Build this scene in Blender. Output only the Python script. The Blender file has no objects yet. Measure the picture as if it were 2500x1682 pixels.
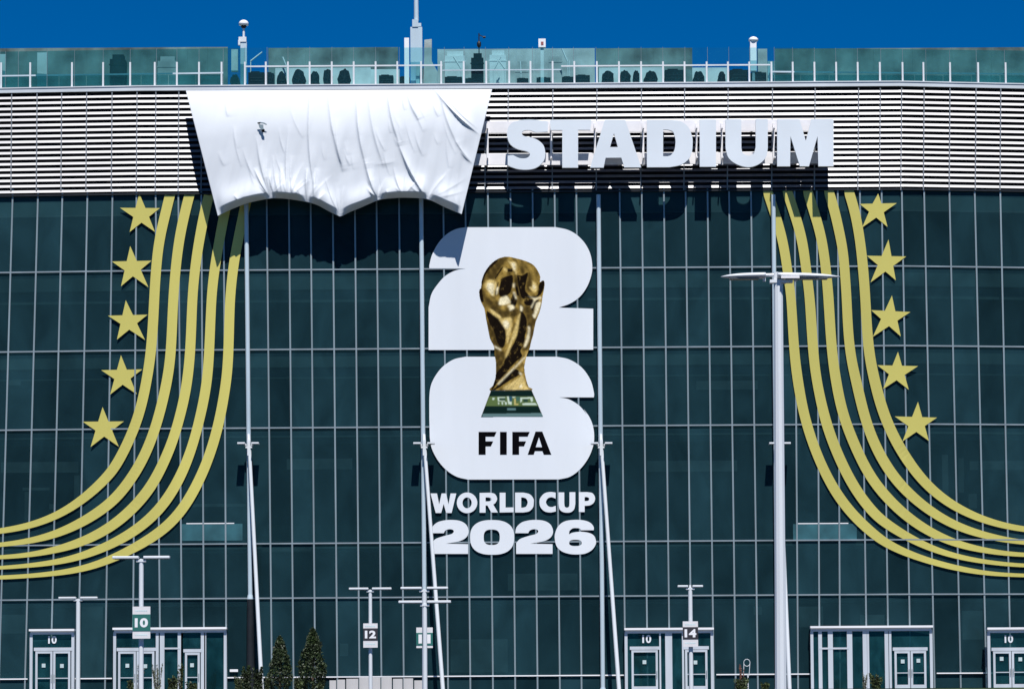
import bpy, bmesh, math, random
from mathutils import Vector, Matrix
from mathutils.geometry import tessellate_polygon
random.seed(7)
S = bpy.context.scene
C = S.collection
# ------------------------------------------------------------------ camera
F = 7300.0            # focal length in photograph pixels (photo 2500 wide)
D = 180.0             # metres from camera to the glass front
TILT = math.radians(3.8)
ROLL = math.radians(0.36)
SHIFT = 0.170
CZ = -1.5
cam_d = bpy.data.cameras.new('camera'); cam = bpy.data.objects.new('camera', cam_d); C.objects.link(cam)
cam_d.sensor_width = 36; cam_d.sensor_fit = 'HORIZONTAL'; cam_d.lens = 36*F/2500
cam_d.shift_y = SHIFT; cam_d.clip_start = 1; cam_d.clip_end = 20000
ROT = Matrix.Rotation(math.radians(90)+TILT, 3, 'X') @ Matrix.Rotation(-ROLL, 3, 'Z')
cam.matrix_world = Matrix.Translation((0, -D, CZ)) @ ROT.to_4x4()
S.camera = cam
CAM = Vector((0, -D, CZ))
# ------------------------------------------------------------------ world
ELEV = math.radians(59); AZ = math.radians(7.5)
w = bpy.data.worlds.new('World'); S.world = w; w.use_nodes = True
nt = w.node_tree; nt.nodes.clear()
sky = nt.nodes.new('ShaderNodeTexSky'); sky.sky_type = 'NISHITA'; sky.sun_disc = False
sky.sun_elevation = ELEV; sky.sun_rotation = math.radians(180)-AZ
sky.altitude = 3000; sky.air_density = 1.0; sky.dust_density = 0.0; sky.ozone_density = 4.0
mul = nt.nodes.new('ShaderNodeMix'); mul.data_type = 'RGBA'; mul.blend_type = 'MULTIPLY'
mul.inputs[0].default_value = 1.0; mul.inputs[7].default_value = (0.0, 0.60, 1.13, 1)
bg = nt.nodes.new('ShaderNodeBackground'); bg.inputs[1].default_value = 0.0545
out = nt.nodes.new('ShaderNodeOutputWorld')
nt.links.new(sky.outputs[0], mul.inputs[6]); nt.links.new(mul.outputs[2], bg.inputs[0]); nt.links.new(bg.outputs[0], out.inputs[0])
sun_d = bpy.data.lights.new('sun', 'SUN'); sun = bpy.data.objects.new('sun', sun_d); C.objects.link(sun)
sun_d.energy = 4.85; sun_d.angle = math.radians(0.5); sun_d.color = (1.0, 0.975, 0.94)
TOSUN = Vector((math.cos(ELEV)*math.sin(AZ), -math.cos(ELEV)*math.cos(AZ), math.sin(ELEV)))
sun.rotation_euler = TOSUN.to_track_quat('Z', 'Y').to_euler()
sun.location = (30, -60, 80)
S.view_settings.view_transform = 'Standard'; S.view_settings.look = 'None'
S.view_settings.exposure = 0.30; S.view_settings.gamma = 1
# ------------------------------------------------------------------ helpers
def ray(px, py):
    return ROT @ Vector(((px-1250)/F, -(py-841)/F + SHIFT*2500/F, -1.0))
def P(px, py, Y=0.0):
    d = ray(px, py); t = (Y-CAM.y)/d.y
    return CAM + d*t
def Yf(px):                                       # depth of the glass front: its two wings bend back a little
    if px < 332: return (332-px)/40.6*0.05
    if px > 2205: return (px-2205)/40.6*0.13
    return 0.0
def Wp(px, py, off=0.0): return P(px, py, Yf(px)-off)
def Zat(py, Y=0.0): return P(1250, py, Y).z
def xat(px, py, Y=0.0): return P(px, py, Y).x

def mat(name, col, rough=0.5, metal=0.0, var=0.12, scale=1.5, bump=0.0, spec=0.5, coat=0.0, streak=False):
    m = bpy.data.materials.new(name); m.use_nodes = True
    n = m.node_tree; b = n.nodes['Principled BSDF']
    b.inputs['Roughness'].default_value = rough; b.inputs['Metallic'].default_value = metal
    b.inputs['Specular IOR Level'].default_value = spec; b.inputs['Coat Weight'].default_value = coat
    tc = n.nodes.new('ShaderNodeTexCoord'); mp = n.nodes.new('ShaderNodeMapping')
    mp.inputs['Scale'].default_value = (1, 1, 0.18) if streak else (1, 1, 1)
    nz = n.nodes.new('ShaderNodeTexNoise'); nz.inputs['Scale'].default_value = scale; nz.inputs['Detail'].default_value = 6
    rp = n.nodes.new('ShaderNodeValToRGB')
    rp.color_ramp.elements[0].position = 0.3; rp.color_ramp.elements[1].position = 0.7
    a = [max(0, c*(1-var)) for c in col]; z = [min(1, c*(1+var)) for c in col]
    rp.color_ramp.elements[0].color = (*a, 1); rp.color_ramp.elements[1].color = (*z, 1)
    n.links.new(tc.outputs['Object'], mp.inputs[0]); n.links.new(mp.outputs[0], nz.inputs[0])
    n.links.new(nz.outputs[0], rp.inputs[0]); n.links.new(rp.outputs[0], b.inputs['Base Color'])
    if bump:
        bu = n.nodes.new('ShaderNodeBump'); bu.inputs['Strength'].default_value = bump
        n.links.new(nz.outputs[0], bu.inputs['Height']); n.links.new(bu.outputs[0], b.inputs['Normal'])
    return m

def glassmat(name, tint, diff, amount, rough=0.03, var=0.25, scale=0.25, refl=0.22):
    """dusty tinted glazing: fresnel mirror over (dust film with blotchy reflections painted in, mixed with clear tinted pane)"""
    m = bpy.data.materials.new(name); m.use_nodes = True
    n = m.node_tree; n.nodes.clear(); L = n.links.new
    o = n.nodes.new('ShaderNodeOutputMaterial')
    tr = n.nodes.new('ShaderNodeBsdfTransparent'); tr.inputs[0].default_value = (*tint, 1)
    df = n.nodes.new('ShaderNodeBsdfDiffuse')
    gl = n.nodes.new('ShaderNodeBsdfGlossy'); gl.inputs['Roughness'].default_value = rough; gl.inputs[0].default_value = (0.9, 1, 1, 1)
    fr = n.nodes.new('ShaderNodeFresnel'); fr.inputs[0].default_value = 1.5
    mx = n.nodes.new('ShaderNodeMixShader'); mx.inputs[0].default_value = amount
    m2 = n.nodes.new('ShaderNodeMixShader')
    tc = n.nodes.new('ShaderNodeTexCoord'); mp = n.nodes.new('ShaderNodeMapping'); mp.inputs['Scale'].default_value = (1, 1, 0.6)
    nz = n.nodes.new('ShaderNodeTexNoise'); nz.inputs['Scale'].default_value = scale; nz.inputs['Detail'].default_value = 5
    nz.inputs['Distortion'].default_value = 0.6
    rp = n.nodes.new('ShaderNodeValToRGB'); rp.color_ramp.elements[0].position = 0.32; rp.color_ramp.elements[1].position = 0.7
    rp.color_ramp.elements[0].color = (*[c*(1-var) for c in diff], 1); rp.color_ramp.elements[1].color = (*[c*(1+var) for c in diff], 1)
    L(tc.outputs['Object'], mp.inputs[0]); L(mp.outputs[0], nz.inputs[0]); L(nz.outputs[0], rp.inputs[0]); L(rp.outputs[0], df.inputs[0])
    L(tr.outputs[0], mx.inputs[1]); L(df.outputs[0], mx.inputs[2])
    fm = n.nodes.new('ShaderNodeMath'); fm.operation = 'MULTIPLY'; fm.inputs[1].default_value = refl; L(fr.outputs[0], fm.inputs[0]); L(fm.outputs[0], m2.inputs[0]); L(mx.outputs[0], m2.inputs[1]); L(gl.outputs[0], m2.inputs[2]); L(m2.outputs[0], o.inputs[0])
    return m

M = dict(
 glass=glassmat('tinted_glass', (0.50, 0.66, 0.68), (0.012, 0.036, 0.043), 0.55, var=0.35, refl=.09),
 lobby=glassmat('door_glass', (0.55, 0.78, 0.80), (0.012, 0.06, 0.07), 0.5, var=0.5, scale=1.2, refl=.4),
 rglass=glassmat('balustrade_glass', (0.40, 0.74, 0.78), (0.02, 0.13, 0.15), 0.30, scale=0.8, refl=.3),
 rclear=glassmat('balustrade_clear_glass', (0.60, 0.90, 0.94), (0.02, 0.16, 0.20), 0.12, scale=0.8, refl=.3),
 mull=mat('mullion_metal', (0.25, 0.31, 0.335), 0.45, 0.3, 0.15, 0.8, streak=True),
 transom=mat('transom_metal', (0.26, 0.31, 0.34), 0.45, 0.2, 0.15, 0.8),
 black=mat('dark_backing', (0.006, 0.008, 0.011), 0.8, 0, 0.3, 0.5, spec=0.1),
 inner=mat('interior_wall', (0.045, 0.10, 0.115), 0.8, 0, 0.9, 0.3, spec=0.1),
 slab=mat('interior_fascia', (0.42, 0.66, 0.68), 0.8, 0, 0.45, 0.35, spec=0.1),
 slabt=mat('interior_top_fascia', (0.52, 0.85, 0.86), 0.8, 0, 0.3, 0.35, spec=0.1),
 blind=mat('pale_blind', (0.75, 0.95, 0.95), 0.8, 0, 0.15, 0.8, spec=0.1),
 faint=mat('interior_fitting', (0.45, 0.62, 0.64), 0.8, 0, 0.4, 0.7, spec=0.1),
 louvre=mat('white_painted_aluminium', (0.80, 0.80, 0.82), 0.4, 0.0, 0.05, 0.3),
 slat=mat('bright_anodised_slat', (0.27, 0.27, 0.282), 0.56, 1.0, 0.08, 0.3),
 cap=mat('grey_cap_flashing', (0.60, 0.64, 0.67), 0.45, 0.1, 0.10, 0.4),
 brkt=mat('slat_bracket', (0.22, 0.24, 0.26), 0.5, 0.3, 0.1, 1),
 white=mat('white_vinyl', (0.70, 0.73, 0.77), 0.55, 0, 0.045, 0.35, streak=True),
 letter=mat('letter_face', (0.66, 0.71, 0.76), 0.5, 0, 0.05, 0.35, bump=0.02),
 trim=mat('letter_return', (0.82, 0.84, 0.86), 0.4, 0, 0.05, 0.8),
 rail=mat('white_steel_rail', (0.78, 0.76, 0.77), 0.5, 0, 0.06, 1),
 gold=mat('gold_vinyl', (0.60, 0.53, 0.13), 0.42, 0.12, 0.2, 0.12, streak=True),
 cloth=mat('white_tarpaulin', (0.63, 0.66, 0.70), 0.6, 0, 0.03, 0.5, bump=0.03),
 ink=mat('black_print', (0.003, 0.003, 0.004), 0.9, 0, 0.2, 1, spec=0.02),
 pole=mat('white_painted_steel', (0.66, 0.69, 0.72), 0.38, 0.0, 0.06, 0.8, streak=True),
 tube=mat('pale_blue_steel_tube', (0.52, 0.62, 0.68), 0.35, 0.1, 0.15, 0.5, streak=True),
 dark=mat('dark_metal', (0.012, 0.014, 0.017), 0.5, 0.2, 0.3, 2),
 lens=mat('lamp_lens', (0.10, 0.11, 0.12), 0.25, 0.0, 0.1, 3),
 alu=mat('door_aluminium', (0.56, 0.60, 0.64), 0.4, 0.15, 0.10, 1.2, streak=True),
 green=mat('green_sign_band', (0.02, 0.135, 0.115), 0.5, 0, 0.1, 2),
 grey=mat('dark_grey_sign_band', (0.030, 0.028, 0.034), 0.5, 0, 0.1, 2),
 signw=mat('sign_white', (0.68, 0.67, 0.68), 0.5, 0, 0.06, 2.5),
 paper=mat('paper_notice', (0.45, 0.55, 0.56), 0.7, 0, 0.1, 4),
 concrete=mat('plaza_paving', (0.13, 0.125, 0.12), 0.85, 0, 0.15, 0.6, bump=0.1),
 asphalt=mat('asphalt', (0.038, 0.038, 0.04), 0.9, 0, 0.25, 0.6, bump=0.2),
 paint=mat('lot_paint', (0.7, 0.7, 0.68), 0.7, 0, 0.15, 1.5),
 soil=mat('grass_bank', (0.035, 0.05, 0.018), 0.95, 0, 0.4, 1.2, bump=0.3),
 bark=mat('bark', (0.10, 0.07, 0.05), 0.9, 0, 0.3, 8, bump=0.4),
 leaf=mat('evergreen_foliage', (0.020, 0.036, 0.008), 0.6, 0, 0.7, 1.6),
 leaf2=mat('shrub_foliage', (0.045, 0.065, 0.016), 0.6, 0, 0.7, 2.2),
 leaf3=mat('grey_green_foliage', (0.16, 0.18, 0.13), 0.6, 0, 0.6, 3),
 redleaf=mat('dry_red_foliage', (0.22, 0.085, 0.055), 0.7, 0, 0.4, 3),
 board=mat('white_stand_in_board', (0.50, 0.49, 0.49), 0.7, 0, 0.22, 1.6, streak=True),
 roofw=mat('roof_plant_grey', (0.30, 0.36, 0.36), 0.6, 0, 0.35, 0.7),
 roofd=mat('roof_screen_dark', (0.10, 0.16, 0.155), 0.7, 0, 0.75, 0.5),
 roofp=mat('roof_plant_pale', (0.46, 0.55, 0.56), 0.5, 0, 0.15, 1),
 mem=mat('roof_membrane', (0.35, 0.35, 0.35), 0.8, 0, 0.1, 0.5),
 tg0=mat('print_gold', (0.24, 0.155, 0.035), 0.5, 0, 0.55, 2.2, streak=True),
 tg1=mat('print_dark_gold', (0.075, 0.048, 0.012), 0.5, 0, 0.5, 3),
 tk=mat('print_umber', (0.008, 0.005, 0.003), 0.5, 0, 0.4, 3, spec=0.2),
 tb=mat('print_pale_gold', (0.72, 0.55, 0.22), 0.5, 0, 0.25, 3),
 tc=mat('print_cream', (0.78, 0.72, 0.52), 0.5, 0, 0.15, 3),
 tgn=mat('print_dark_green', (0.004, 0.018, 0.016), 0.5, 0, 0.5, 2),
 tol=mat('print_olive', (0.13, 0.19, 0.06), 0.5, 0, 0.6, 4),
 tte=mat('print_grey_teal', (0.11, 0.20, 0.20), 0.5, 0, 0.3, 3),
)

GV = [glassmat('tinted_glass', (0.50, 0.66, 0.68), (0.0118*k, 0.0365*k, 0.0465*k), 0.80, var=0.25, scale=.5, refl=.08) for k in (.74, .90, 1.0, 1.1, 1.32)]
def quad(bm, a, b, c, d):
    return bm.faces.new([bm.verts.new(v) for v in (a, b, c, d)])
def box(bm, x0, x1, y0, y1, z0, z1):
    v = [bm.verts.new((x, y, z)) for x in (x0, x1) for y in (y0, y1) for z in (z0, z1)]
    for f in ((0,1,3,2),(4,6,7,5),(0,4,5,1),(2,3,7,6),(0,2,6,4),(1,5,7,3)): bm.faces.new([v[i] for i in f])
def beam(bm, a, b, wx, wy):
    """rectangular bar between two points that are roughly above/beside each other in the X-Z plane"""
    a, b = Vector(a), Vector(b); d = (b-a).normalized(); yv = Vector((0, 1, 0)); s = d.cross(yv).normalized()
    yv = s.cross(d).normalized()
    vs = [bm.verts.new(p + s*sx*wx/2 + yv*sy*wy/2) for p in (a, b) for sx, sy in ((-1,-1),(1,-1),(1,1),(-1,1))]
    for i in range(4): bm.faces.new([vs[i], vs[(i+1)%4], vs[4+(i+1)%4], vs[4+i]])
    bm.faces.new(vs[3::-1]); bm.faces.new(vs[4:])
def tube(bm, a, b, r0, r1=None, n=16, smooth=True):
    r1 = r0 if r1 is None else r1
    a, b = Vector(a), Vector(b); d = (b-a).normalized()
    u = d.orthogonal().normalized(); v = d.cross(u)
    A = [bm.verts.new(a+(u*math.cos(t)+v*math.sin(t))*r0) for t in [2*math.pi*i/n for i in range(n)]]
    B = [bm.verts.new(b+(u*math.cos(t)+v*math.sin(t))*r1) for t in [2*math.pi*i/n for i in range(n)]]
    for i in range(n):
        f = bm.faces.new([A[i], A[(i+1)%n], B[(i+1)%n], B[i]]); f.smooth = smooth
    bm.faces.new([bm.verts.new(x.co) for x in A[::-1]]); bm.faces.new([bm.verts.new(x.co) for x in B])
def lathe(bm, c, prof, n=20):
    c = Vector(c); rings = []
    for r, z in prof:
        rings.append([bm.verts.new(c+Vector((r*math.cos(2*math.pi*i/n), r*math.sin(2*math.pi*i/n), z))) for i in range(n)])
    for A, B in zip(rings, rings[1:]):
        for i in range(n):
            f = bm.faces.new([A[i], A[(i+1)%n], B[(i+1)%n], B[i]]); f.smooth = True
    bm.faces.new([bm.verts.new(x.co) for x in rings[0][::-1]]); bm.faces.new([bm.verts.new(x.co) for x in rings[-1]])
def cr(pts, n=6):
    """Catmull-Rom through open point list (any dimension)"""
    out_ = []; q = [tuple(2*a-b for a, b in zip(pts[0], pts[1]))] + list(pts) + [tuple(2*a-b for a, b in zip(pts[-1], pts[-2]))]
    for i in range(1, len(q)-2):
        p0, p1, p2, p3 = q[i-1], q[i], q[i+1], q[i+2]
        for k in range(n):
            t = k/n
            out_.append(tuple(0.5*(2*b+(c-a)*t+(2*a-5*b+4*c-d)*t*t+(3*b-a-3*c+d)*t**3) for a, b, c, d in zip(p0, p1, p2, p3)))
    out_.append(tuple(pts[-1])); return out_
def plate(bm, loops, Y, thick, fn=None, side_mat=0):
    """extruded flat shape; loops in photo pixels (outer first, then holes) set on the plane Y"""
    fn = fn or (lambda p: P(p[0], p[1], Y))
    L = []
    for lp in loops:
        c = [lp[0]]
        for p in lp[1:]:
            if (p[0]-c[-1][0])**2+(p[1]-c[-1][1])**2 > 1e-3: c.append(p)
        if (c[0][0]-c[-1][0])**2+(c[0][1]-c[-1][1])**2 < 1e-3: c.pop()
        L.append(c)
    W3 = [[fn(p) for p in lp] for lp in L]
    tris = tessellate_polygon([[Vector((p[0], -p[1], 0)) for p in lp] for lp in L])
    F_ = []; B_ = []
    for lp in W3:
        F_ += [bm.verts.new(p) for p in lp]; B_ += [bm.verts.new(p+Vector((0, thick, 0))) for p in lp]
    for t in tris:
        try:
            f = bm.faces.new([F_[i] for i in t]); f.normal_update()
            if f.normal.y > 0: f.normal_flip()
            g = bm.faces.new([B_[i] for i in t])
        except ValueError: pass
    o = 0
    for lp in L:
        n = len(lp)
        for i in range(n):
            f = bm.faces.new([F_[o+i], F_[o+(i+1)%n], B_[o+(i+1)%n], B_[o+i]]); f.material_index = side_mat
        o += n
def mesh_obj(name, bm, m, parent=None, mats=None):
    me = bpy.data.meshes.new(name); bm.to_mesh(me); bm.free()
    for x in (mats or [m]): me.materials.append(x)
    o = bpy.data.objects.new(name, me); C.objects.link(o)
    if parent is not None:
        o.parent = parent
        o.matrix_parent_inverse = Matrix.Identity(4)
        base = parent; off = Vector(parent.location)
        while base.parent: base = base.parent; off += Vector(base.location)
        me.transform(Matrix.Translation(-off))
    return o
def tag(o, label, cat, group=None):
    o['label'] = label; o['category'] = cat
    if group: o['group'] = group
    return o
def thing(name, label, cat, loc=(0,0,0), group=None):
    o = bpy.data.objects.new(name, None); C.objects.link(o); o.location = loc; o.empty_display_size = 0.5
    return tag(o, label, cat, group)
def structure(name, bm, m):
    o = mesh_obj(name, bm, m); o['kind'] = 'structure'; return o
def label(o, t): o['label'] = t; return o
def single(name, bm, m, lab, cat, group=None, mats=None):
    o = mesh_obj(name, bm, m, mats=mats)
    # put the origin at the mesh's base centre
    vs = [v.co for v in o.data.vertices]
    c = Vector(((min(v.x for v in vs)+max(v.x for v in vs))/2, (min(v.y for v in vs)+max(v.y for v in vs))/2, min(v.z for v in vs)))
    o.data.transform(Matrix.Translation(-c)); o.location = c
    return tag(o, lab, cat, group)
def B(): return bmesh.new()
def textmesh(name, txt, center, height, m, parent, bold=0.02, depth=0.004, sx=1.0):
    cu = bpy.data.curves.new('t', 'FONT'); cu.body = txt; cu.size = 1; cu.offset = bold; cu.extrude = 0.02; cu.align_x = 'CENTER'; cu.resolution_u = 3
    t = bpy.data.objects.new('t', cu); C.objects.link(t)
    dg = bpy.context.evaluated_depsgraph_get(); me = bpy.data.meshes.new_from_object(t.evaluated_get(dg))
    bpy.data.objects.remove(t); bpy.data.curves.remove(cu)
    xs = [v.co.x for v in me.vertices]; ys = [v.co.y for v in me.vertices]
    s = height/(max(ys)-min(ys)); cx = (max(xs)+min(xs))/2; cy = (max(ys)+min(ys))/2
    off = Vector(parent.location); p = parent.parent
    while p: off += Vector(p.location); p = p.parent
    for v in me.vertices:
        x, y, z = v.co
        v.co = Vector(center) - off + Vector(((x-cx)*s*sx, -z/0.02*depth, (y-cy)*s))
    me.materials.clear(); me.materials.append(m)
    o = bpy.data.objects.new(name, me); C.objects.link(o); o.parent = parent
    return o

# ------------------------------------------------------------------ ground
GZ = 0.0; LOT = -3.1
bm = B()
xs = [-3000, -600, -150, 0, 150, 600, 3000]
prof = [(3000, GZ-0.02), (-13, GZ-0.02), (-15, -0.35), (-24, -2.6), (-27, LOT), (-400, LOT), (-6000, LOT-1)]
for (y0, z0), (y1, z1) in zip(prof, prof[1:]):
    for x0, x1 in zip(xs, xs[1:]):
        quad(bm, (x0, y0, z0), (x0, y1, z1), (x1, y1, z1), (x1, y0, z0))
bmesh.ops.remove_doubles(bm, verts=bm.verts, dist=0.001)
structure('ground', bm, M['soil'])
bm = B(); quad(bm, (-70, 0.0, 0.0), (-70, -13, 0.0), (70, -13, 0.0), (70, 0.0, 0.0)); structure('pavement', bm, M['concrete'])
bm = B(); quad(bm, (-400, -28, LOT+0.02), (-400, -330, LOT+0.02), (400, -330, LOT+0.02), (400, -28, LOT+0.02)); structure('parking_lot', bm, M['asphalt'])
bm = B()
for row in range(7):
    y = -40 - row*38
    for k in range(-40, 41):
        if k % 2 == 0 and row % 2: continue
        box(bm, k*2.8-0.06, k*2.8+0.06, y-5.2, y+5.2, LOT+0.021, LOT+0.026)
structure('lot_markings', bm, M['paint'])

# ------------------------------------------------------------------ building
BLD = thing('stadium_building', 'long stadium front of dark teal glass under a band of white louvres', 'building')
ZTOP = Zat(467)                  # bottom of the louvres
ZR = [Zat(y) for y in (656, 850, 1041, 1323, 1456)]   # transoms
ZLOW = Zat(1649)
# mullions: pixel x at photo rows 660 and 1480
mt = [(-156,-186),(-95,-122),(-35,-61),(26,2.7),(88,66),(148,127.7),(210,193.6),(272,259.5),(332,325.4),(382,390),(437,443.4),(492.6,497.5),(547,552),
      (653,662),(707,715),(760,768),(814,822),(868,876),(921,929.5),(976,984),
      (1084,1092),(1138,1146.4),(1193,1201.5),(1248,1256),(1302,1310.4),(1356,1364.8),(1409,1417.7),
      (1515,1524.7),(1569,1579),(1623,1633),(1676,1686),(1729.6,1740),(1782.4,1793.5),(1836,1847.5),
      (1941,1947),(1995,2000),(2046,2050),(2102,2114),(2155,2167),(2205,2220),(2260,2277.5),(2322,2341),(2384,2403.7),(2446,2464),(2508,2526),(2571,2590),(2634,2655)]
def mx(k, py):
    a, b = mt[k]; return a+(b-a)*(py-660)/820.0
cols_px = [(601,609.5),(1029.5,1038),(1462.5,1470),(1889,1898)]
lines = sorted([(a, b, 'm') for a, b in mt] + [(a, b, 'c') for a, b in cols_px])
def lx(l, py): return l[0]+(l[1]-l[0])*(py-660)/820.0
PYB = 1692; PYT = 462
# vertical mullions
for l in lines:
    if l[2] == 'c': continue
    bm = B()
    a = Wp(lx(l, PYT), PYT, 0.05); b = Wp(lx(l, PYB), PYB, 0.05); b.z = 0.0
    beam(bm, b, a, 0.095, 0.096); mesh_obj('mullion', bm, M['mull'], BLD)
# horizontal transoms follow the bends of the front
brk = [-260, 332, 2205, 2760]
def hbar(bm, z, h, d, off, x0px=-260, x1px=2760):
    pts = [x0px]+[b for b in (332, 2205) if x0px < b < x1px]+[x1px]
    for a, b in zip(pts, pts[1:]):
        A = Wp(a, 1000, off); Bp = Wp(b, 1000, off); A.z = Bp.z = z
        dv = (Bp-A).normalized(); nrm = Vector((dv.y, -dv.x, 0))
        v = []
        for p in (A, Bp):
            for dy in (0, d):
                for zz in (z-h/2, z+h/2): v.append(bm.verts.new(Vector((p.x, p.y+dy, zz))))
        for f in ((0,1,3,2),(4,6,7,5),(0,4,5,1),(2,3,7,6),(0,2,6,4),(1,5,7,3)): bm.faces.new([v[i] for i in f])
for z in ZR:
    bm = B(); hbar(bm, z, 0.08, 0.095, 0.10); mesh_obj('transom', bm, M['transom'], BLD)
for a, b in ((-260, 70), (182, 275), (555, 1525), (1742, 1978), (2277, 2412)):
    bm = B(); hbar(bm, ZLOW, 0.07, 0.115, 0.12, a, b); mesh_obj('transom', bm, M['louvre'], BLD)
# glass panes
zl = [0.02]+[ZLOW]+ZR[::-1]+[ZTOP+0.1]
pyr = [PYB, 1649, 1456, 1323, 1041, 850, 656, 462]
panes = []
for a, b in zip(lines, lines[1:]):
    for r in range(len(zl)-1):
        q = []
        for l, py, z in ((a, pyr[r], zl[r]), (b, pyr[r], zl[r]), (b, pyr[r+1], zl[r+1]), (a, pyr[r+1], zl[r+1])):
            p = Wp(lx(l, py), py, 0.0); p.z = z; q.append(p)
        ins = (a[0] > 0 and b[0] < 2500)
        panes.append(((q[1]-q[0]).length*(q[2]-q[1]).length*(1 if ins else 0.0) + random.random()*0.01, q, a))
panes.sort(key=lambda t: -t[0])
def addpane(bm, q):
    j = [Vector((0, random.uniform(-.004, .004), 0)) for _ in range(4)]
    quad(bm, *[p+k for p, k in zip(q, j)])
for _, q, a in panes[:96]:
    bm = B(); addpane(bm, q); mesh_obj('window_pane', bm, random.choice(GV), BLD)
bm = B()
for _, q, a in panes[96:]: addpane(bm, q); bm.faces.ensure_lookup_table(); bm.faces[-1].material_index = random.randrange(5)
o = mesh_obj('window_panes', bm, None, BLD, mats=GV); o['kind'] = 'stuff'
# interior: back wall, slab edges, fittings
def strip(bm, z0, z1, dy, x0=-260, x1=2760, t=0.15):
    pts = [x0]+[b for b in (332, 2205) if x0 < b < x1]+[x1]
    for a, b in zip(pts, pts[1:]):
        A = Wp(a, 1000, -dy); Bp = Wp(b, 1000, -dy)
        v = []
        for p in (A, Bp):
            for d in (0, t):
                for zz in (z0, z1): v.append(bm.verts.new((p.x, p.y+d, zz)))
        for f in ((0,1,3,2),(4,6,7,5),(0,4,5,1),(2,3,7,6),(0,2,6,4),(1,5,7,3)): bm.faces.new([v[i] for i in f])
bm = B(); strip(bm, 0.0, ZTOP+7, 3.2, t=0.2); mesh_obj('back_wall', bm, M['inner'], BLD)
px2m = 1/40.6
for i, (z, hh, dy) in enumerate([(ZR[0], 1.9, 0.1), (ZR[1], 1.7, 0.12), (ZR[2], 0.9, 0.15), (ZR[3], 0.5, 0.2), (ZR[4], 0.45, 0.08)]):
    bm = B(); strip(bm, z-hh*0.62, z-0.12, dy); strip(bm, z-hh, z-hh*0.68, dy+0.35); strip(bm, z-0.1, z-0.02, 0.2, t=2.9)
    mesh_obj('floor_slab', bm, M['slab'], BLD)
bm = B(); strip(bm, Zat(518), ZTOP, 0.03); mesh_obj('floor_slab', bm, M['slabt'], BLD)
bm = B(); strip(bm, Zat(521), Zat(518)-.001, 0.03, t=0.1); mesh_obj('floor_slab', bm, M['blind'], BLD)
# a few rooms' fittings seen dimly through the panes
fit = [(2,190,1128,1152,.8),(181,194,1160,1250,.8),(55,120,1190,1196,1.2),(60,72,1200,1272,1.2),(120,136,1230,1242,1.2),(2300,2316,1110,1210,.8),(2340,2354,1118,1202,.6),
       (2370,2500,1124,1146,.9),(2365,2385,1205,1240,1.),(470,600,1230,1236,.9),(700,860,1120,1145,1.6),(1580,1800,1125,1150,1.6),(1100,1240,1560,1640,1.9),
       (830,850,1570,1600,.6),(0,60,1500,1545,.8),(1840,1860,1480,1500,.6),(2350,2400,1490,1560,1.),(200,250,1480,1660,1.1),(2100,2160,1500,1530,.9),(20,50,930,940,.7),(1700,1850,930,950,1.5),
       (640,760,1330,1345,1.2),(1240,1410,1400,1440,1.8),(1950,2010,1480,1530,.7)]
for x0, x1, y0, y1, dy in fit:
    dy = .004; bm = B(); a = Wp(x0, y0, -dy); b = Wp(x1, y1, -dy); my = max(a.y, b.y); box(bm, a.x, b.x, my+.006, my+.1, b.z, a.z); mesh_obj('interior_fitting', bm, M['faint'], BLD)
for x0, x1 in ((443, 592), (1936, 2092)):  # thin film before the glass; its lighter teal stands in for lit windows
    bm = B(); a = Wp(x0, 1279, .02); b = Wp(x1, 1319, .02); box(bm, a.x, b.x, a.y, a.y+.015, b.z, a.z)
    fr_ = mesh_obj('lit_window_film', bm, mat('lit_window_teal', (.030, .105, .125), .4, 0, .35, .8), BLD)
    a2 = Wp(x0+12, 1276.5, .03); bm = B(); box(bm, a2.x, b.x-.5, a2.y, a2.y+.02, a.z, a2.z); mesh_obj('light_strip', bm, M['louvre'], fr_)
# louvre screen
PITCH = (Zat(215)-Zat(463))/18.35
bm = B(); strip(bm, ZTOP-0.05, Zat(208), -0.02, t=0.3); mesh_obj('louvre_backing', bm, M['black'], BLD)
bm = B()
def slat(bm, z, off=0.19, h=0.162, tl=0.079):
    pts = [-260, 332, 2205, 2760]
    for a, b in zip(pts, pts[1:]):
        A = Wp(a, 350, off); Bp = Wp(b, 350, off); v = []
        for p in (A, Bp):
            for dy, zz in ((0, z), (tl, z+h), (tl+.03, z+h), (0.03, z-0.005)): v.append(bm.verts.new((p.x, p.y+dy, zz)))
        for i in range(4): bm.faces.new([v[i], v[(i+1)%4], v[4+(i+1)%4], v[4+i]])
for k in range(18):
    slat(bm, Zat(463.5)+k*PITCH+0.01)
mesh_obj('louvre_slats', bm, M['slat'], BLD)
bm = B()
for x in [-155,-94,-32,29,91,151,212,274,335,381,437,493,547,601,655,709,763,817,871,925,979,1033,1087,1141,1186,1241,1350,1457.5,1566,1671.5,1777.6,1885.7,1990,2096,2149,2201,2256,2319,2382.6,2443,2505,2567]:
    a = Wp(x-2, 465, .14); b = Wp(x, 216, .14); b.y = a.y
    beam(bm, a, b, 0.06, 0.16)
mesh_obj('louvre_brackets', bm, M['brkt'], BLD)
bm = B(); hbar(bm, Zat(210.5, -.3)-0.02, 0.24, 0.75, 0.26); hbar(bm, Zat(205.5, -.3)+0.02, 0.07, 0.8, 0.30)
mesh_obj('roof_cap', bm, M['cap'], BLD)
bm = B(); hbar(bm, ZTOP-0.055, 0.10, 0.2, 0.19); mesh_obj('louvre_sill', bm, M['dark'], BLD)
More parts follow.
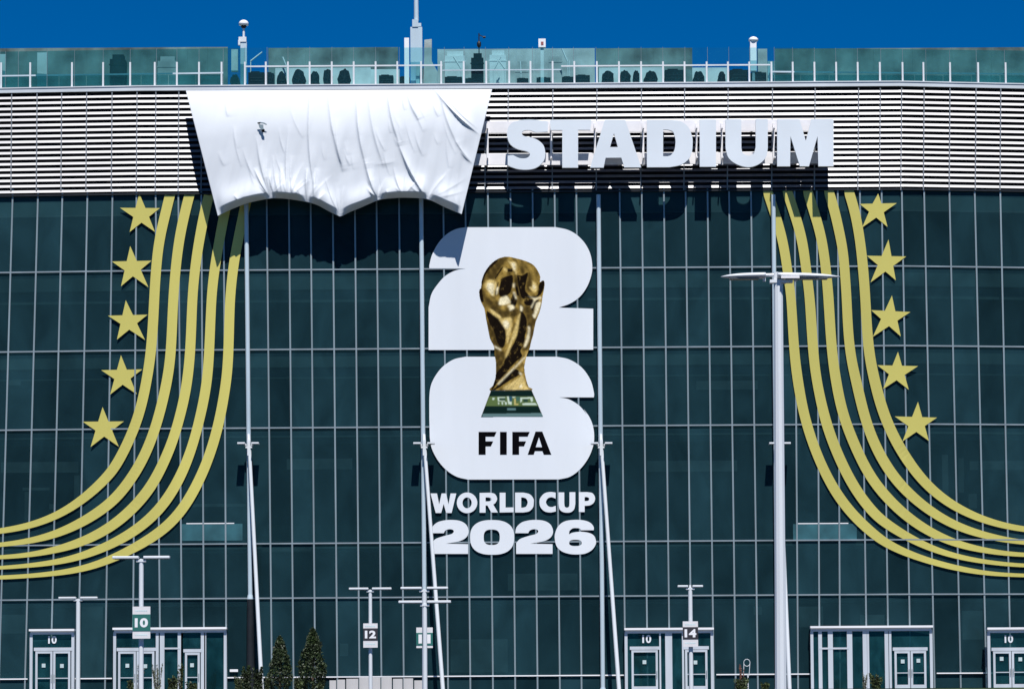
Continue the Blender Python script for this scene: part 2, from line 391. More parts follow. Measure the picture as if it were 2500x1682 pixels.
# roof deck and the body of the building behind
ZROOF = Zat(207)
bm = B(); x0 = Wp(-260, 1000).x; x1 = Wp(2760, 1000).x
box(bm, x0-1, x1+1, 3.6, 60, 0.0, ZROOF-0.12); mesh_obj('building_mass', bm, M['concrete'], BLD)
bm = B(); box(bm, x0, x1, 2.2, 60.5, ZROOF-0.1, ZROOF-0.02); box(bm, Wp(340, 1000).x, Wp(2200, 1000).x, 0.32, 2.2, ZROOF-0.1, ZROOF-0.02); mesh_obj('roof_deck', bm, M['mem'], BLD)

# ------------------------------------------------------------------ entrances (parts of the building)
def entrance(x0, x1, ytop, doors, posts, canopy=True, num=None, dy=0.5, gaps=()):
    """x0,x1,ytop photo px at rows near the ground; doors=[(xa,xb,ydoor)], posts=[(x,w)]"""
    Yp = -dy
    def X(px): return P(px, 1640, Yp).x
    def Z(py): return P((x0+x1)/2, py, Yp).z
    bm = B()
    zt = Z(ytop+12)
    # frame members
    for x, wd in [(x0+3, 7), (x1-3, 7)]+posts:
        box(bm, X(x-wd/2), X(x+wd/2), Yp-0.06, Yp+0.06, 0.0, zt)
    box(bm, X(x0), X(x1), Yp-0.065, Yp+0.055, zt, Z(ytop+9))
    fr = mesh_obj('entrance', bm, M['alu'], BLD)
    bm = B()
    if canopy: box(bm, X(x0)-0.03, X(x1)+0.03, Yp-0.28, -0.13, Z(ytop+4), Z(ytop-1))
    box(bm, X(x0)+0.03, X(x1)-0.03, Yp-0.02, -0.13, Z(ytop+9), Z(ytop+4)-0.002)
    mesh_obj('canopy', bm, M['louvre'] if canopy else M['alu'], fr, mats=[M['louvre'], M['dark']])
    me = C.objects[-1] if False else None
    # cheeks at the sides
    bm = B(); box(bm, X(x0)+0.005, X(x0)+0.045, Yp+0.062, -0.13, 0, zt); box(bm, X(x1)-0.045, X(x1)-0.005, Yp+0.062, -0.13, 0, zt)
    mesh_obj('side_panel', bm, M['alu'], fr)
    # glazing behind frame
    bm = B(); quad(bm, (X(x0+4), Yp+0.03, 0.02), (X(x1-4), Yp+0.03, 0.02), (X(x1-4), Yp+0.03, zt), (X(x0+4), Yp+0.03, zt))
    mesh_obj('glazing', bm, M['lobby'], fr)
    for xa, xb, yd in doors:
        n = max(1, round((xb-xa)/46)); wd = (xb-xa)/n
        bm = B(); box(bm, X(xa-3), X(xb+3), Yp-0.085, Yp-0.005, Z(yd+5), Z(yd-3)); mesh_obj('door_header', bm, M['alu'], fr)
        for k in range(n):
            a = X(xa+k*wd)+0.02; b = X(xa+(k+1)*wd)-0.02; zt2 = Z(yd+6); s = 0.13 if wd > 35 else .09
            bm = B(); yy0, yy1 = Yp-0.095, Yp-0.03
            box(bm, a, a+s, yy0, yy1, 0.05, zt2); box(bm, b-s, b, yy0, yy1, 0.05, zt2)
            box(bm, a+s, b-s, yy0, yy1, zt2-0.13, zt2); box(bm, a+s, b-s, yy0, yy1, 0.05, 0.32)
            box(bm, a+s, b-s, yy0+0.01, yy1, 1.0, 1.05)
            dr = mesh_obj('door', bm, M['alu'], fr)
            bm = B(); hx = b-s/2 if k % 2 == 0 else a+s/2
            tube(bm, (hx, yy0-0.06, 0.85), (hx, yy0-0.06, 1.25), 0.02, n=8)
            tube(bm, (hx, yy0-0.06, 0.9), (hx, yy0, 0.9), 0.015, n=6); tube(bm, (hx, yy0-0.06, 1.2), (hx, yy0, 1.2), 0.015, n=6)
            # child of the entrance keeps nesting shallow
            mesh_obj('handle', bm, M['mull'], fr)
            bm = B(); cx = (a+b)/2+random.uniform(-.05, .05); cz = 1.75+random.uniform(-.08, .08)
            box(bm, cx-.11, cx+.11, Yp-0.02, Yp+0.0, cz-.11, cz+.12); mesh_obj('notice', bm, M['paper'], fr)
    if num:
        textmesh('number', num[0], P(num[1], num[2], Yp-0.02), num[3]/40.6, M['white'], fr, bold=0.03)
    return fr
label(entrance(73, 181, 1536, [(86, 173, 1583)], [], num=('10', 128, 1561, 19)), 'far left glazed entrance with number 10 over its doors')
label(entrance(277, 553, 1532, [(288, 378, 1583), (451, 489, 1587)], [(384,7),(396,11),(440,12),(444,4),(497,13),(500,3)]), 'wide entrance with tall glass panels right of its double door')
label(entrance(1526, 1742, 1533, [(1541, 1607, 1580), (1672, 1728, 1580)], [(1633,17),(1612,4),(1668,5)], num=('10', 1579, 1559, 20)), 'entrance split by a grey post with a number over its left doors')
label(entrance(1980, 2277, 1528, [(2183, 2262, 1583)], [(2003,9),(2028,12),(2075,13),(2112,10),(2120,5),(2165,9),(2174,6)]), 'entrance of tall bare glass panels with one double door at its right end')
label(entrance(2412, 2530, 1532, [(2424, 2515, 1583)], [], num=('10', 2463, 1559, 19)), 'far right glazed entrance with number 10 over its doors')
bm = B()
for x0e, x1e in ((2000, 2072), (400, 440)):
    a = P(x0e, 1580, -.57); b = P(x1e, 1584, -.52); box(bm, a.x, b.x, -.57, -.5, b.z, a.z)
mesh_obj('glazing_rail', bm, M['alu'], BLD)
bm = B(); a = P(561, 1633, -.14); b = P(581, 1639, -.14); box(bm, a.x, b.x, -.16, -.11, b.z, a.z); mesh_obj('wall_plaque', bm, M['louvre'], BLD)

# ------------------------------------------------------------------ facade columns with leaning struts and floodlights
cols = [((601,476),(611,1462), 5.2, (609,1098),(637,1640), 'leftmost tall pale facade column, turning dark near the shrubs'),
        ((1028,476),(1038,1692), 5.2, (1037,1098),(1082,1692), 'tall pale facade column left of the big white emblem'),
        ((1461,476),(1472,1692), 5.2, (1469,1098),(1512,1692), 'tall pale facade column right of the big white emblem'),
        ((1888,476),(1899,1692), 5.2, (1903,1098),(1928,1692), 'tall pale facade column behind the big right lamp post')]
for (tx, ty), (bx, by), r, (sx, sy), (ex, ey), lab in cols:
    base = P(bx, 1692, -.5); base.z = 0
    th = thing('facade_column', lab, 'column', tuple(base), 'pale tubular columns along the glass front')
    bm = B(); top = P(tx, ty, -.34)
    low = P(bx, by, -.34)
    if by < 1600:
        tube(bm, low, top, 0.135)
        cs = mesh_obj('shaft', bm, M['tube'], th)
        bm = B(); q = low.copy(); q.z = 0; tube(bm, q+Vector((0.02, 0, 0)), low-Vector((0, 0, 0.01)), 0.26, 0.2); mesh_obj('dark_footing', bm, M['dark'], th)
        bm = B()
    else:
        low.z = 0
        tube(bm, low, top, 0.135); mesh_obj('shaft', bm, M['tube'], th)
        bm = B()
    tube(bm, low+Vector((0, 0, .002)) if by > 1600 else low, low+Vector((0, 0, .25)), 0.2, 0.16); mesh_obj('collar', bm, M['tube'], th)
    # leaning strut
    bm = B(); a = P(sx, sy, -.72); b = P(ex, ey, -2.3)
    if b.z < 0 or ey > 1600: b = a + (b-a)*((a.z)/(a.z-b.z)) if b.z < a.z else b
    tube(bm, b, a, 0.125, 0.105); tube(bm, a-Vector((0.02, 0, .02)), P(sx-2, 1060, -.52), 0.11, 0.09); mesh_obj('strut', bm, M['pole'], th)
    bm = B(); c = P(sx-1, 1092, -.72)
    box(bm, c.x-.2, c.x+.2, c.y-.12, c.y+.3, c.z-.05, c.z+.05); box(bm, c.x-.09, c.x+.09, c.y-.14, c.y+.3, c.z-.5, c.z+.45)
    mesh_obj('clamp', bm, M['pole'], th)
    for s in (-1, 1):
        bm = B(); cx = c.x + s*.42
        zz = P(sx, 1083, -.9).z
        box(bm, cx-.22, cx+.22, -1.45, -.75, zz-.05, zz+.05)
        box(bm, cx-s*.22-.06, cx-s*.22+.06, -.85, -.62, zz-.12, zz+.0)
        fl = mesh_obj('floodlight', bm, M['pole'], th)
        bm = B(); box(bm, cx-.18, cx+.18, -1.40, -.85, zz-.065, zz-.051); mesh_obj('lens', bm, M['lens'], fl)

# ------------------------------------------------------------------ gold stripes and stars
ST = {
 'L': [
 [(425,440,24),(414.5,476,24.5),(407,511,24.5),(393.5,562,24.5),(385,613,24.3),(381,659,24.3),(377,715,24.3),(375,766,24.8),(369.5,858,24.8),(360,916,24.8),(350,972,24.8),(334.5,1028,24.8),(311,1084.5,25),(285,1133,25),(262.8,1164.6,24.5),(197.7,1225,21),(132.7,1262,17.5),(70,1284,15.8),(0,1297,13.2),(-90,1305,12),(-200,1309,11)],
 [(472,440,24),(462.5,476,24.5),(453.5,511,24.5),(441.5,562,24.5),(433.6,613,24),(428.5,659,24),(424,715,24),(421,766,24),(418,858,24.5),(410.5,916,24.8),(399,972,25),(384.5,1028,24.6),(365.5,1084.5,25),(339,1140.6,25.5),(300,1197,26),(262.8,1235.4,25),(197.7,1277.5,23),(132.7,1305.5,18),(70,1321,14),(0,1330,10),(-90,1336,9),(-200,1339,8)],
 [(521,440,24),(510.5,476,24.5),(501,511,24.5),(491,562,24.5),(482,613,24),(475.8,659,24),(470.5,715,23.5),(468,766,24),(465,858,24.3),(459,916,24.8),(450.5,972,24.8),(436,1028,24),(419.5,1084.5,25),(394,1140.6,25.5),(365,1197,26),(313,1253,25.5),(262.8,1292,24),(197.7,1325,21.5),(132.7,1342.5,16.3),(70,1355,11.5),(0,1360,9.6),(-90,1364,9),(-200,1366,8)],
 [(570,440,24),(558,476,24.5),(550,511,24.5),(540,562,24),(531,613,24),(523.5,659,24),(517,715,23.5),(514.5,766,23.5),(511,858,24),(507,916,24.6),(499,972,24),(486,1028,24),(471.5,1084.5,23.5),(451,1140.6,25),(423,1197,25.5),(383,1253,25.5),(325,1300,24),(262.8,1333,21.5),(197.7,1358.5,17.3),(132.7,1373,13.6),(70,1380,10.2),(0,1386,8.6),(-90,1389,8),(-200,1391,8)],
 [(616,440,24),(605,476,24.5),(597,511,24.5),(586,562,24),(576,613,24),(569,655,24),(562.5,715,23.5),(560,766,24),(558,858,24.5),(554.5,916,24.5),(546,972,24.3),(535.5,1028,25),(520.5,1084.5,25),(501,1140.6,24.5),(474,1197,25.5),(440,1253,25),(392,1300,25),(325,1339,22.3),(262.8,1369,18),(197.7,1390,15.5),(132.7,1399.5,12),(70,1405.5,10),(0,1409.5,10),(-90,1412,9),(-200,1413,9)]],
 'R': [
 [(2062,440,24),(2072,467,24.5),(2086,511,24.5),(2096,562,24),(2103,613,24),(2107.5,659,25),(2112,715,24),(2114.5,766,24.6),(2120,858,25.5),(2132.5,916,26),(2145.5,972,26.5),(2164,1028,26),(2191,1084.5,26.5),(2226.5,1140.6,25.5),(2273.5,1197,23.5),(2336,1240.5,20.5),(2400,1269,17),(2459.7,1284.5,14.6),(2500,1291.5,13.8),(2590,1302,12),(2710,1309,11)],
 [(2013,440,24),(2023,467,24.5),(2037,511,24.5),(2048,562,24),(2059,613,23.5),(2062,659,23.5),(2066.5,715,23.5),(2068.5,766,23.5),(2073.5,858,23.8),(2087.5,916,24.6),(2099.6,972,25.5),(2114,1028,24.5),(2134.6,1084.5,25.5),(2165,1140.6,26),(2206,1195,25.5),(2273.5,1251,22.5),(2336,1285,20),(2400,1306,17),(2459.7,1318,13.5),(2500,1323.5,11.4),(2590,1331,10),(2710,1336,9)],
 [(1961,440,24),(1972,467,24.5),(1985,511,24.5),(2001.6,562,24),(2011,613,24),(2016.6,659,23.5),(2022,715,25),(2025,766,24.6),(2030.5,858,24.3),(2039,916,25),(2048.5,972,25),(2063,1028,25),(2086,1084.5,25.5),(2111.5,1140.6,25),(2147,1197,25.5),(2213.5,1263,24),(2273.5,1300.5,22),(2336,1328.5,17.6),(2400,1342.5,13.8),(2459.7,1351.5,11.3),(2500,1353.5,10.2),(2590,1358,9),(2710,1361,8)],
 [(1911,440,24),(1922,467,24.5),(1936,511,24.5),(1953,562,24.5),(1963,613,24.3),(1968,659,23.5),(1976,715,23.5),(1979.6,766,24.8),(1985,858,24.7),(1991.5,916,23.5),(2002.5,972,24),(2015.5,1028,25.5),(2035,1084.5,25),(2059.6,1140.6,25.5),(2089,1197,25.5),(2132.6,1253,25),(2162.5,1277,23.5),(2213.5,1310,20),(2273.5,1339,15.8),(2336,1358.5,12.7),(2400,1370.6,11),(2459.7,1377,9.5),(2500,1380,9.3),(2590,1383,8),(2710,1385,8)],
 [(1863,440,24),(1874,467,24),(1888,511,24),(1905,562,24),(1916,613,23),(1922,659,23.5),(1930.5,715,22),(1934,766,23.5),(1938.5,858,23.5),(1946,916,25),(1954.6,972,24.5),(1967,1028,24),(1985,1084.5,24),(2007.7,1140.6,23.5),(2037,1197,25),(2077,1253,24.5),(2129,1300,24.5),(2162.5,1326,20.5),(2213.5,1350,17.5),(2273.5,1371,14.5),(2336,1386.5,14),(2400,1398.5,11),(2459.7,1402.5,9),(2500,1404,8.9),(2590,1407,8),(2710,1408,8)]]}
word = ['outermost', 'second', 'middle', 'fourth', 'innermost']
for side, nm in (('L', 'left'), ('R', 'right')):
    for i, st in enumerate(ST[side]):
        c = [list(q) for q in cr(st, 6)]
        for _ in range(26):
            c = [c[0]]+[[(a_[j]+2*b_[j]+d_[j])/4 for j in range(3)] for a_, b_, d_ in zip(c, c[1:], c[2:])]+[c[-1]]
        c = [q for q in c if q[1] >= 466.5 or q[0] < 0]
        bm = B(); rows = []
        for k, (x, y, wd) in enumerate(c):
            a = c[max(0, k-1)]; b = c[min(len(c)-1, k+1)]
            dx, dy = b[0]-a[0], b[1]-a[1]; L_ = math.hypot(dx, dy); nx, ny = dy/L_, -dx/L_
            p, q = Wp(x+nx*wd/2, y+ny*wd/2, .112), Wp(x-nx*wd/2, y-ny*wd/2, .112)
            if k == 0: p.z = q.z = ZTOP-.12
            t = Vector((0, .006, 0))
            rows.append([bm.verts.new(v) for v in (p, q, q+t, p+t)])
        for A, B_ in zip(rows, rows[1:]):
            for j in range(4): bm.faces.new([A[j], A[(j+1)%4], B_[(j+1)%4], B_[j]])
        bm.faces.new(rows[0]); bm.faces.new(rows[-1][::-1])
        bmesh.ops.recalc_face_normals(bm, faces=bm.faces)
        lb = f'{word[i]} of five curved gold stripes on the {nm} glass wing' if i in (0, 2, 4) else f'{word[i]} gold stripe in from the stars on the {nm} glass wing'
        if i == 0: lb = f'outermost gold stripe beside the stars on the {nm} glass wing'
        single('gold_stripe', bm, M['gold'], lb, 'wall stripe', 'curved gold stripes sweeping down the glass')
def star_loop(T, L, R, LR, LL):
    def isec(a, b, c, d):
        x1,y1=a;x2,y2=b;x3,y3=c;x4,y4=d
        dn=(x1-x2)*(y3-y4)-(y1-y2)*(x3-x4)
        A=x1*y2-y1*x2; Bq=x3*y4-y3*x4
        return ((A*(x3-x4)-(x1-x2)*Bq)/dn, (A*(y3-y4)-(y1-y2)*Bq)/dn)
    return [T, isec(T,LR,L,R), R, isec(L,R,T,LR) and isec(R,LL,T,LR), LR, isec(R,LL,L,LR), LL, isec(L,LR,T,LL), L, isec(L,R,T,LL)]
sa = lambda q: (240+q[0]/3.92, 460+q[1]/3.92); sb = lambda q: (160+q[0]/3.5636, 860+q[1]/3.5636)
sd = lambda q: (1860+q[0]/3.92, 460+q[1]/3.92); se = lambda q: (1880+q[0]/3.5636, 860+q[1]/3.5636)
stars = [(sa, (392,40),(207,187),(590,190),(543,418),(300,418), 'left', 0),(sa,(305,552),(130,700),(510,692),(480,947),(217,937),'left',1),
 (sa,(263,1070),(92,1218),(472,1208),(447,1450),(178,1447),'left',2),(sb,(482,25),(310,155),(668,148),(620,365),(388,367),'left',3),
 (sb,(322,475),(150,603),(508,600),(463,820),(218,823),'left',4),
 (sd,(1113,24),(937,150),(1292,142),(1203,370),(960,375),'right',0),(sd,(1212,490),(1005,645),(1382,652),(1282,880),(1040,900),'right',1),
 (sd,(1245,1025),(1045,1165),(1422,1183),(1330,1417),(1062,1420),'right',2),(se,(1113,-5),(933,112),(1288,120),(1207,325),(983,320),'right',3),
 (se,(1287,430),(1085,557),(1453,567),(1382,770),(1152,775),'right',4)]
sw = ['topmost', 'second from top', 'middle', 'second from bottom', 'lowest']
for fn, T, L, R, LR, LL, side, i in stars:
    lp = star_loop(*[fn(q) for q in (T, L, R, LR, LL)])
    lp = [(x, max(y, 473)) for x, y in lp]
    cxs = sum(q[0] for q in lp)/10
    base_y = Yf(cxs); slope = .13/40.6 if cxs > 2190 else 0.0
    if 2190 < cxs < 2205: base_y = 0
    bm = B(); plate(bm, [lp], 0, .006, fn=lambda p: P(p[0], p[1], base_y+slope*(p[0]-cxs)-.122))
    single('gold_star', bm, M['gold'], f'{sw[i]} gold star in the column of five on the {side} wing', 'wall star', 'gold stars beside the stripes')

# ------------------------------------------------------------------ central emblem
e1 = lambda q: (1000+q[0]/3.016, 520+q[1]/3.016)
e2 = lambda q: (1000+q[0]/3.92, 1000+q[1]/3.92)
def mp(f, pts): return [f(q) for q in pts]
EM = thing('wall_emblem', 'huge white 2 above 6 emblem with a golden cup, centre of the glass', 'emblem', tuple(P(1248, 1170, -.16)))
two = mp(e1, [(410,106)])+mp(e1, [(1075,105)])+cr(mp(e1, [(1075,105),(1165,125),(1235,165),(1295,230),(1333,310),(1345,400),(1335,470),(1303,550),(1250,620),(1180,668),(1097,697)]))+mp(e1, [(1352,705),(1352,1007),(140,1009)])+cr(mp(e1, [(140,695),(160,600),(203,530),(262,465),(335,425),(415,410)]))+mp(e1, [(145,408)])+cr(mp(e1, [(145,385),(165,310),(210,225),(270,160),(340,120),(410,106)]))
bm = B(); plate(bm, [two], -.116, .012); label(mesh_obj('emblem_digit', bm, M['white'], EM), 'white upper digit 2')
six = mp(e1, [(410,1058),(1085,1058)])+cr(mp(e1, [(1085,1058),(1175,1078),(1265,1135),(1330,1225),(1357,1320),(1357,1357)]))+cr([e1((1100,1357)), e1((1175,1372)), e1((1250,1418)), e1((1303,1480)), e2((1665,-5)), e2((1715,60)), e2((1750,140)), e2((1766,235)), e2((1758,340)), e2((1712,460)), e2((1630,570)), e2((1535,640)), e2((1430,666))])+cr(mp(e2, [(560,668),(450,640),(350,575),(268,480),(212,370),(193,270)]))+cr(mp(e1, [(145,1500),(147,1330),(170,1235),(235,1140),(320,1080),(410,1058)]))
bm = B(); plate(bm, [six], -.116, .012); label(mesh_obj('emblem_digit', bm, M['white'], EM), 'white lower digit 6')
bm = B()
for lp in ([(660,212),(832,212),(812,257),(728,257),(728,302),(800,302),(778,350),(728,350),(728,430),(660,430)], [(865,212),(930,212),(930,430),(865,430)],
           [(983,212),(1150,212),(1130,257),(1048,257),(1048,302),(1115,302),(1095,350),(1048,350),(1048,430),(983,430)]):
    plate(bm, [mp(e2, lp)], -.126, .006)
plate(bm, [mp(e2, [(1130,430),(1205,209),(1270,209),(1357,430),(1285,430),(1270,395),(1200,395),(1188,430)]), mp(e2, [(1207,358),(1238,262),(1268,358)])], -.126, .006)
label(mesh_obj('emblem_lettering', bm, M['ink'], EM), 'black four letter word on the lower digit')
# printed cup
t5 = lambda q: (1140+q[0]/7.127, 610+q[1]/7.127)
sil = [(650,120),(560,145),(480,190),(400,260),(330,350),(280,450),(250,560),(245,660),(215,690),(212,780),(240,900),(300,1020),(330,1200),(360,1350),(395,1530),(430,1607),(470,1687),(480,1837),(500,1947),(500,2147),(490,2237),(450,2357),(415,2467),(1130,2442),(1080,2387),(1040,2277),(1010,2147),(1000,2037),(1030,1877),(1070,1767),(1100,1697),(1120,1597),(1150,1497),(1160,1450),(1200,1250),(1260,1100),(1300,950),(1320,800),(1350,650),(1348,540),(1300,535),(1270,560),(1280,470),(1240,370),(1170,270),(1080,215),(950,170),(830,140),(740,120)]
Q = 1497
layers = [
 ('tg0', [sil]),
 ('tg1', [[(480,190),(650,130),(700,180),(620,260),(520,420),(470,520),(380,500),(300,560),(270,700),(400,870),(560,900),(540,1000),(700,1060),(860,1000),(900,1100),(820,1160),(560,1180),(380,1000),(300,900),(215,780),(245,660),(250,560),(280,450),(400,260)],
          [(780,440),(870,440),(960,900),(1000,1100),(940,1080),(880,820)], [(960,1000),(1150,960),(1170,1100),(1000,1120)], [(1040,1120),(1200,1080),(1190,1250),(1150,1497),(1110,Q+100),(1060,Q+260),(1000,Q+200),(1060,Q)],
          [(1050,400),(1110,420),(1120,700),(1060,740),(1030,600)], [(920,200),(960,190),(1010,400),(940,400)],
          [(480,Q+200),(600,Q+250),(660,Q+370),(560,Q+640),(500,Q+640),(490,Q+350)], [(330,1200),(480,1300),(560,Q+80),(600,Q+230),(470,Q+180),(395,1530)]]),
 ('tk', [[(590,500),(700,460),(795,450),(800,560),(775,680),(740,760),(640,815),(570,800),(553,700),(580,600)],
         [(870,435),(960,450),(1060,400),(1030,560),(1010,700),(1050,760),(1100,805),(1180,805),(1235,765),(1250,620),(1300,540),(1345,560),(1330,680),(1290,770),(1200,835),(1100,842),(980,850),(940,800),(900,650)],
         [(990,850),(1160,870),(1130,960),(1060,970),(1000,930)],
         [(345,1060),(420,1110),(560,1210),(640,1340),(672,1450),(668,Q+100),(620,Q+205),(540,Q+140),(470,1420),(400,1290),(350,1150)],
         [(940,1070),(1000,1120),(1042,1250),(1030,1400),(1010,Q),(990,Q+150),(930,Q+260),(960,Q+355),(850,Q+450),(700,Q+620),(540,Q+800),(430,Q+960),(418,Q+958),(450,Q+860),(490,Q+740),(510,Q+650),(600,Q+540),(690,Q+360),(760,Q+230),(830,Q+100),(870,Q),(900,1300)],
         [(545,Q+850),(700,Q+680),(830,Q+580),(900,Q+610),(900,Q+680),(780,Q+750),(650,Q+835),(560,Q+900),(430,Q+965)],
         [(700,330),(790,330),(800,380),(710,385)], [(815,360),(850,360),(850,400),(820,420)],
         [(560,145),(400,260),(280,450),(248,600),(250,680),(215,695),(235,880),(290,900),(266,720),(286,520),(370,365),(500,230)],
         [(800,770),(840,760),(868,880),(838,980),(770,960),(765,860)], [(840,640),(880,640),(905,800),(870,800)], [(480,480),(620,290),(635,300),(500,510)],
         [(485,760),(520,620),(545,560),(545,600),(500,790)], [(1170,900),(1250,870),(1190,960),(1140,1060),(1120,1010)]]),
 ('tb', [[(330,550),(420,520),(515,580),(490,700),(470,810),(420,775),(340,690),(310,600)], [(700,180),(760,200),(860,240),(862,430),(800,330),(740,240)],
         [(1140,540),(1200,590),(1225,680),(1180,740),(1120,700),(1085,650),(1140,640)], [(560,1215),(660,1190),(770,1180),(780,1330),(740,Q),(700,Q+150),(680,1400),(610,1290)],
         [(640,Q+890),(760,Q+820),(880,Q+740),(960,Q+690),(1000,Q+760),(1040,Q+880),(1080,Q+935),(680,Q+938)], [(380,1010),(520,1100),(600,1180),(560,1200),(440,1110)],
         [(640,310),(700,330),(690,390),(640,360)], [(930,1090),(900,1300),(860,Q),(800,Q+100),(700,Q+340),(660,Q+380),(720,Q+200),(820,1400),(880,1180)], [(1000,Q+390),(1060,Q+240),(1040,Q+380),(990,Q+520)]]),
 ('tc', [[(360,580),(460,590),(470,700),(450,790),(400,740),(350,670)], [(570,845),(690,805),(750,890),(745,930),(620,960),(555,945)], [(620,1250),(690,1230),(740,1300),(690,1380),(640,1320)],
         [(770,225),(835,235),(845,330),(820,360)], [(1062,1340),(1095,1340),(1085,Q+40),(1030,Q+170),(995,Q+180),(1060,1450)], [(1060,795),(1180,840),(1285,820),(1285,855),(1200,870),(1130,1005),(1115,990),(1165,872)],
         [(1200,930),(1285,910),(1240,1080),(1180,1190),(1145,1130),(1170,1110)], [(530,Q+838),(545,Q+852),(1000,Q+392),(1000,Q+362)], [(470,Q+165),(600,Q+235),(590,Q+255),(475,Q+195)],
         [(905,Q+625),(960,Q+660),(950,Q+685),(920,Q+655)], [(800,730),(835,735),(870,860),(845,850)], [(520,660),(550,640),(530,760),(505,790)], [(700,970),(780,960),(830,1010),(750,1060),(740,1020)], [(805,580),(830,590),(825,660),(805,650)],
         [(1150,600),(1185,620),(1190,680),(1150,690)], [(925,960),(970,1000),(960,1070),(930,1060)], [(905,Q+890),(960,Q+830),(960,Q+880),(930,Q+905)]])]
import numpy as np
GS = 6.0
gx = np.arange(205, 1360, GS); gy = np.arange(110, Q+1420, GS); XX, YY = np.meshgrid(gx, gy)
def inside(poly):
    r_ = np.zeros(XX.shape, bool); n = len(poly)
    for i in range(n):
        x1, y1 = poly[i]; x2, y2 = poly[(i+1) % n]
        if y1 == y2: continue
        c = ((y1 > YY) != (y2 > YY)) & (XX < (x2-x1)*(YY-y1)/(y2-y1)+x1); r_ ^= c
    return r_
def blur(a, k):
    w_ = np.exp(-np.arange(-3*k, 3*k+1)**2/(2.0*k*k)); w_ /= w_.sum()
    a = np.pad(a, 3*k, mode='edge')
    a = np.apply_along_axis(lambda v: np.convolve(v, w_, 'valid'), 0, a)
    return np.apply_along_axis(lambda v: np.convolve(v, w_, 'valid'), 1, a)
COLS = {'tg0': (.24, .155, .035), 'tg1': (.06, .038, .010), 'tk': (.008, .005, .003), 'tb': (.62, .46, .17), 'tc': (.80, .70, .45)}
img = np.zeros(XX.shape+(3,)); img[:] = COLS['tg0']
u_ = (YY-1000)/1500
swirl = np.sin((XX*.9+YY*.55*(1+u_))/34.0)*.5+np.sin((XX*1.1-YY*.35)/21.0+2*np.sin(YY/90))*.5
img *= (1+.45*swirl)[..., None]
rg = np.random.RandomState(5)
def nz_(k):
    a_ = blur(rg.randn(*XX.shape), k); return a_/a_.std()
N1, N2 = nz_(4), nz_(1)
for mn_, polys in layers[1:]:
    for p in polys:
        pp = cr(p+[p[0]], 4)[:-1] if len(p) > 4 else p
        a = blur(inside(pp).astype(float), {'tg1': 3, 'tk': 1, 'tb': 2, 'tc': 2}[mn_])
        a = (np.clip(a*(1.15 if mn_ == 'tk' else 1.0)*(.95 if mn_ == 'tg1' else 1)*(1-.18*swirl*(mn_ != 'tk')), 0, 1)*(np.clip(1-.3*np.clip(N1-.6, 0, 1)*np.clip(N2+.6, 0, 1.4), .25, 1) if mn_ == 'tk' else 1))[..., None]
        img = img*(1-a)+np.array(COLS[mn_])*a
img = img*np.clip(1+.09*N1+.10*N2, .5, 1.5)[..., None]
# fine engraved ridges over the stem
rid = np.clip(np.sin((XX+YY*.62)/15.0), 0, 1)**6*np.clip((YY-1150)/300, 0, 1)*.35
img = img*(1-rid[..., None]*.6)
for poly, c in (([(415,Q+950),(1130,Q+945),(1330,Q+1405),(240,Q+1410)], (.004,.016,.014)), ([(385,Q+1050),(1155,Q+1050),(1255,Q+1220),(320,Q+1220)], (.10,.15,.05)), ([(270,Q+1355),(1322,Q+1340),(1333,Q+1405),(265,Q+1412)], (.11,.19,.19))):
    a = blur(inside(poly).astype(float), 1)[..., None]; img = img*(1-a)+np.array(c)*a
mk = [([(440,1075),(485,1075),(470,1115),(445,1110)],1),([(530,1065),(670,1065),(660,1080),(560,1085),(560,1120),(660,1125),(660,1140),(540,1135)],1),([(695,1050),(730,1050),(740,1140),(780,1140),(780,1195),(720,1190)],1),([(785,1060),(850,1060),(830,1075),(800,1080)],1),
 ([(930,1070),(1140,1065),(1150,1130),(1120,1150),(1100,1090),(960,1095),(955,1140),(930,1160)],1),([(600,1150),(625,1150),(630,1195),(610,1195)],1),([(660,1150),(690,1150),(695,1195),(665,1195)],1),([(540,1155),(565,1155),(560,1190),(545,1195)],1),([(820,1090),(850,1090),(850,1180),(900,1180),(890,1200),(820,1200)],2),([(960,1170),(1190,1165),(1230,1205),(970,1205)],1),([(700,1255),(850,1255),(850,1290),(700,1290)],3),
 ([(560,1085),(670,1085),(670,1120),(560,1120)],0),([(735,1050),(785,1050),(785,1135),(742,1135)],4),([(855,1060),(925,1060),(925,1120),(860,1130)],5),([(980,1100),(1060,1100),(1060,1150),(980,1150)],0)]
MC = [(.01,.04,.035), (.62,.72,.60), (.55,.45,.16), (.12,.22,.22), (.01,.07,.14), (.04,.12,.10)]
for poly, ci in mk:
    a = blur(inside([(x, y+Q) for x, y in poly]).astype(float), 1)[..., None]*.85; img = img*(1-a)+np.array(MC[ci])*a
mm = bpy.data.materials.new('printed_cup_picture'); mm.use_nodes = True
at_ = mm.node_tree.nodes.new('ShaderNodeVertexColor'); at_.layer_name = 'print'; b_ = mm.node_tree.nodes['Principled BSDF']; b_.inputs['Roughness'].default_value = .9; b_.inputs['Specular IOR Level'].default_value = .03
mm.node_tree.links.new(at_.outputs[0], b_.inputs['Base Color'])
base_poly = [(415,Q+948),(1130,Q+945),(1330,Q+1405),(240,Q+1410)]
insil = inside(cr(sil[:27], 2)+sil[27:30]+cr(sil[30:]+[sil[0]], 2)); inb = inside(base_poly)
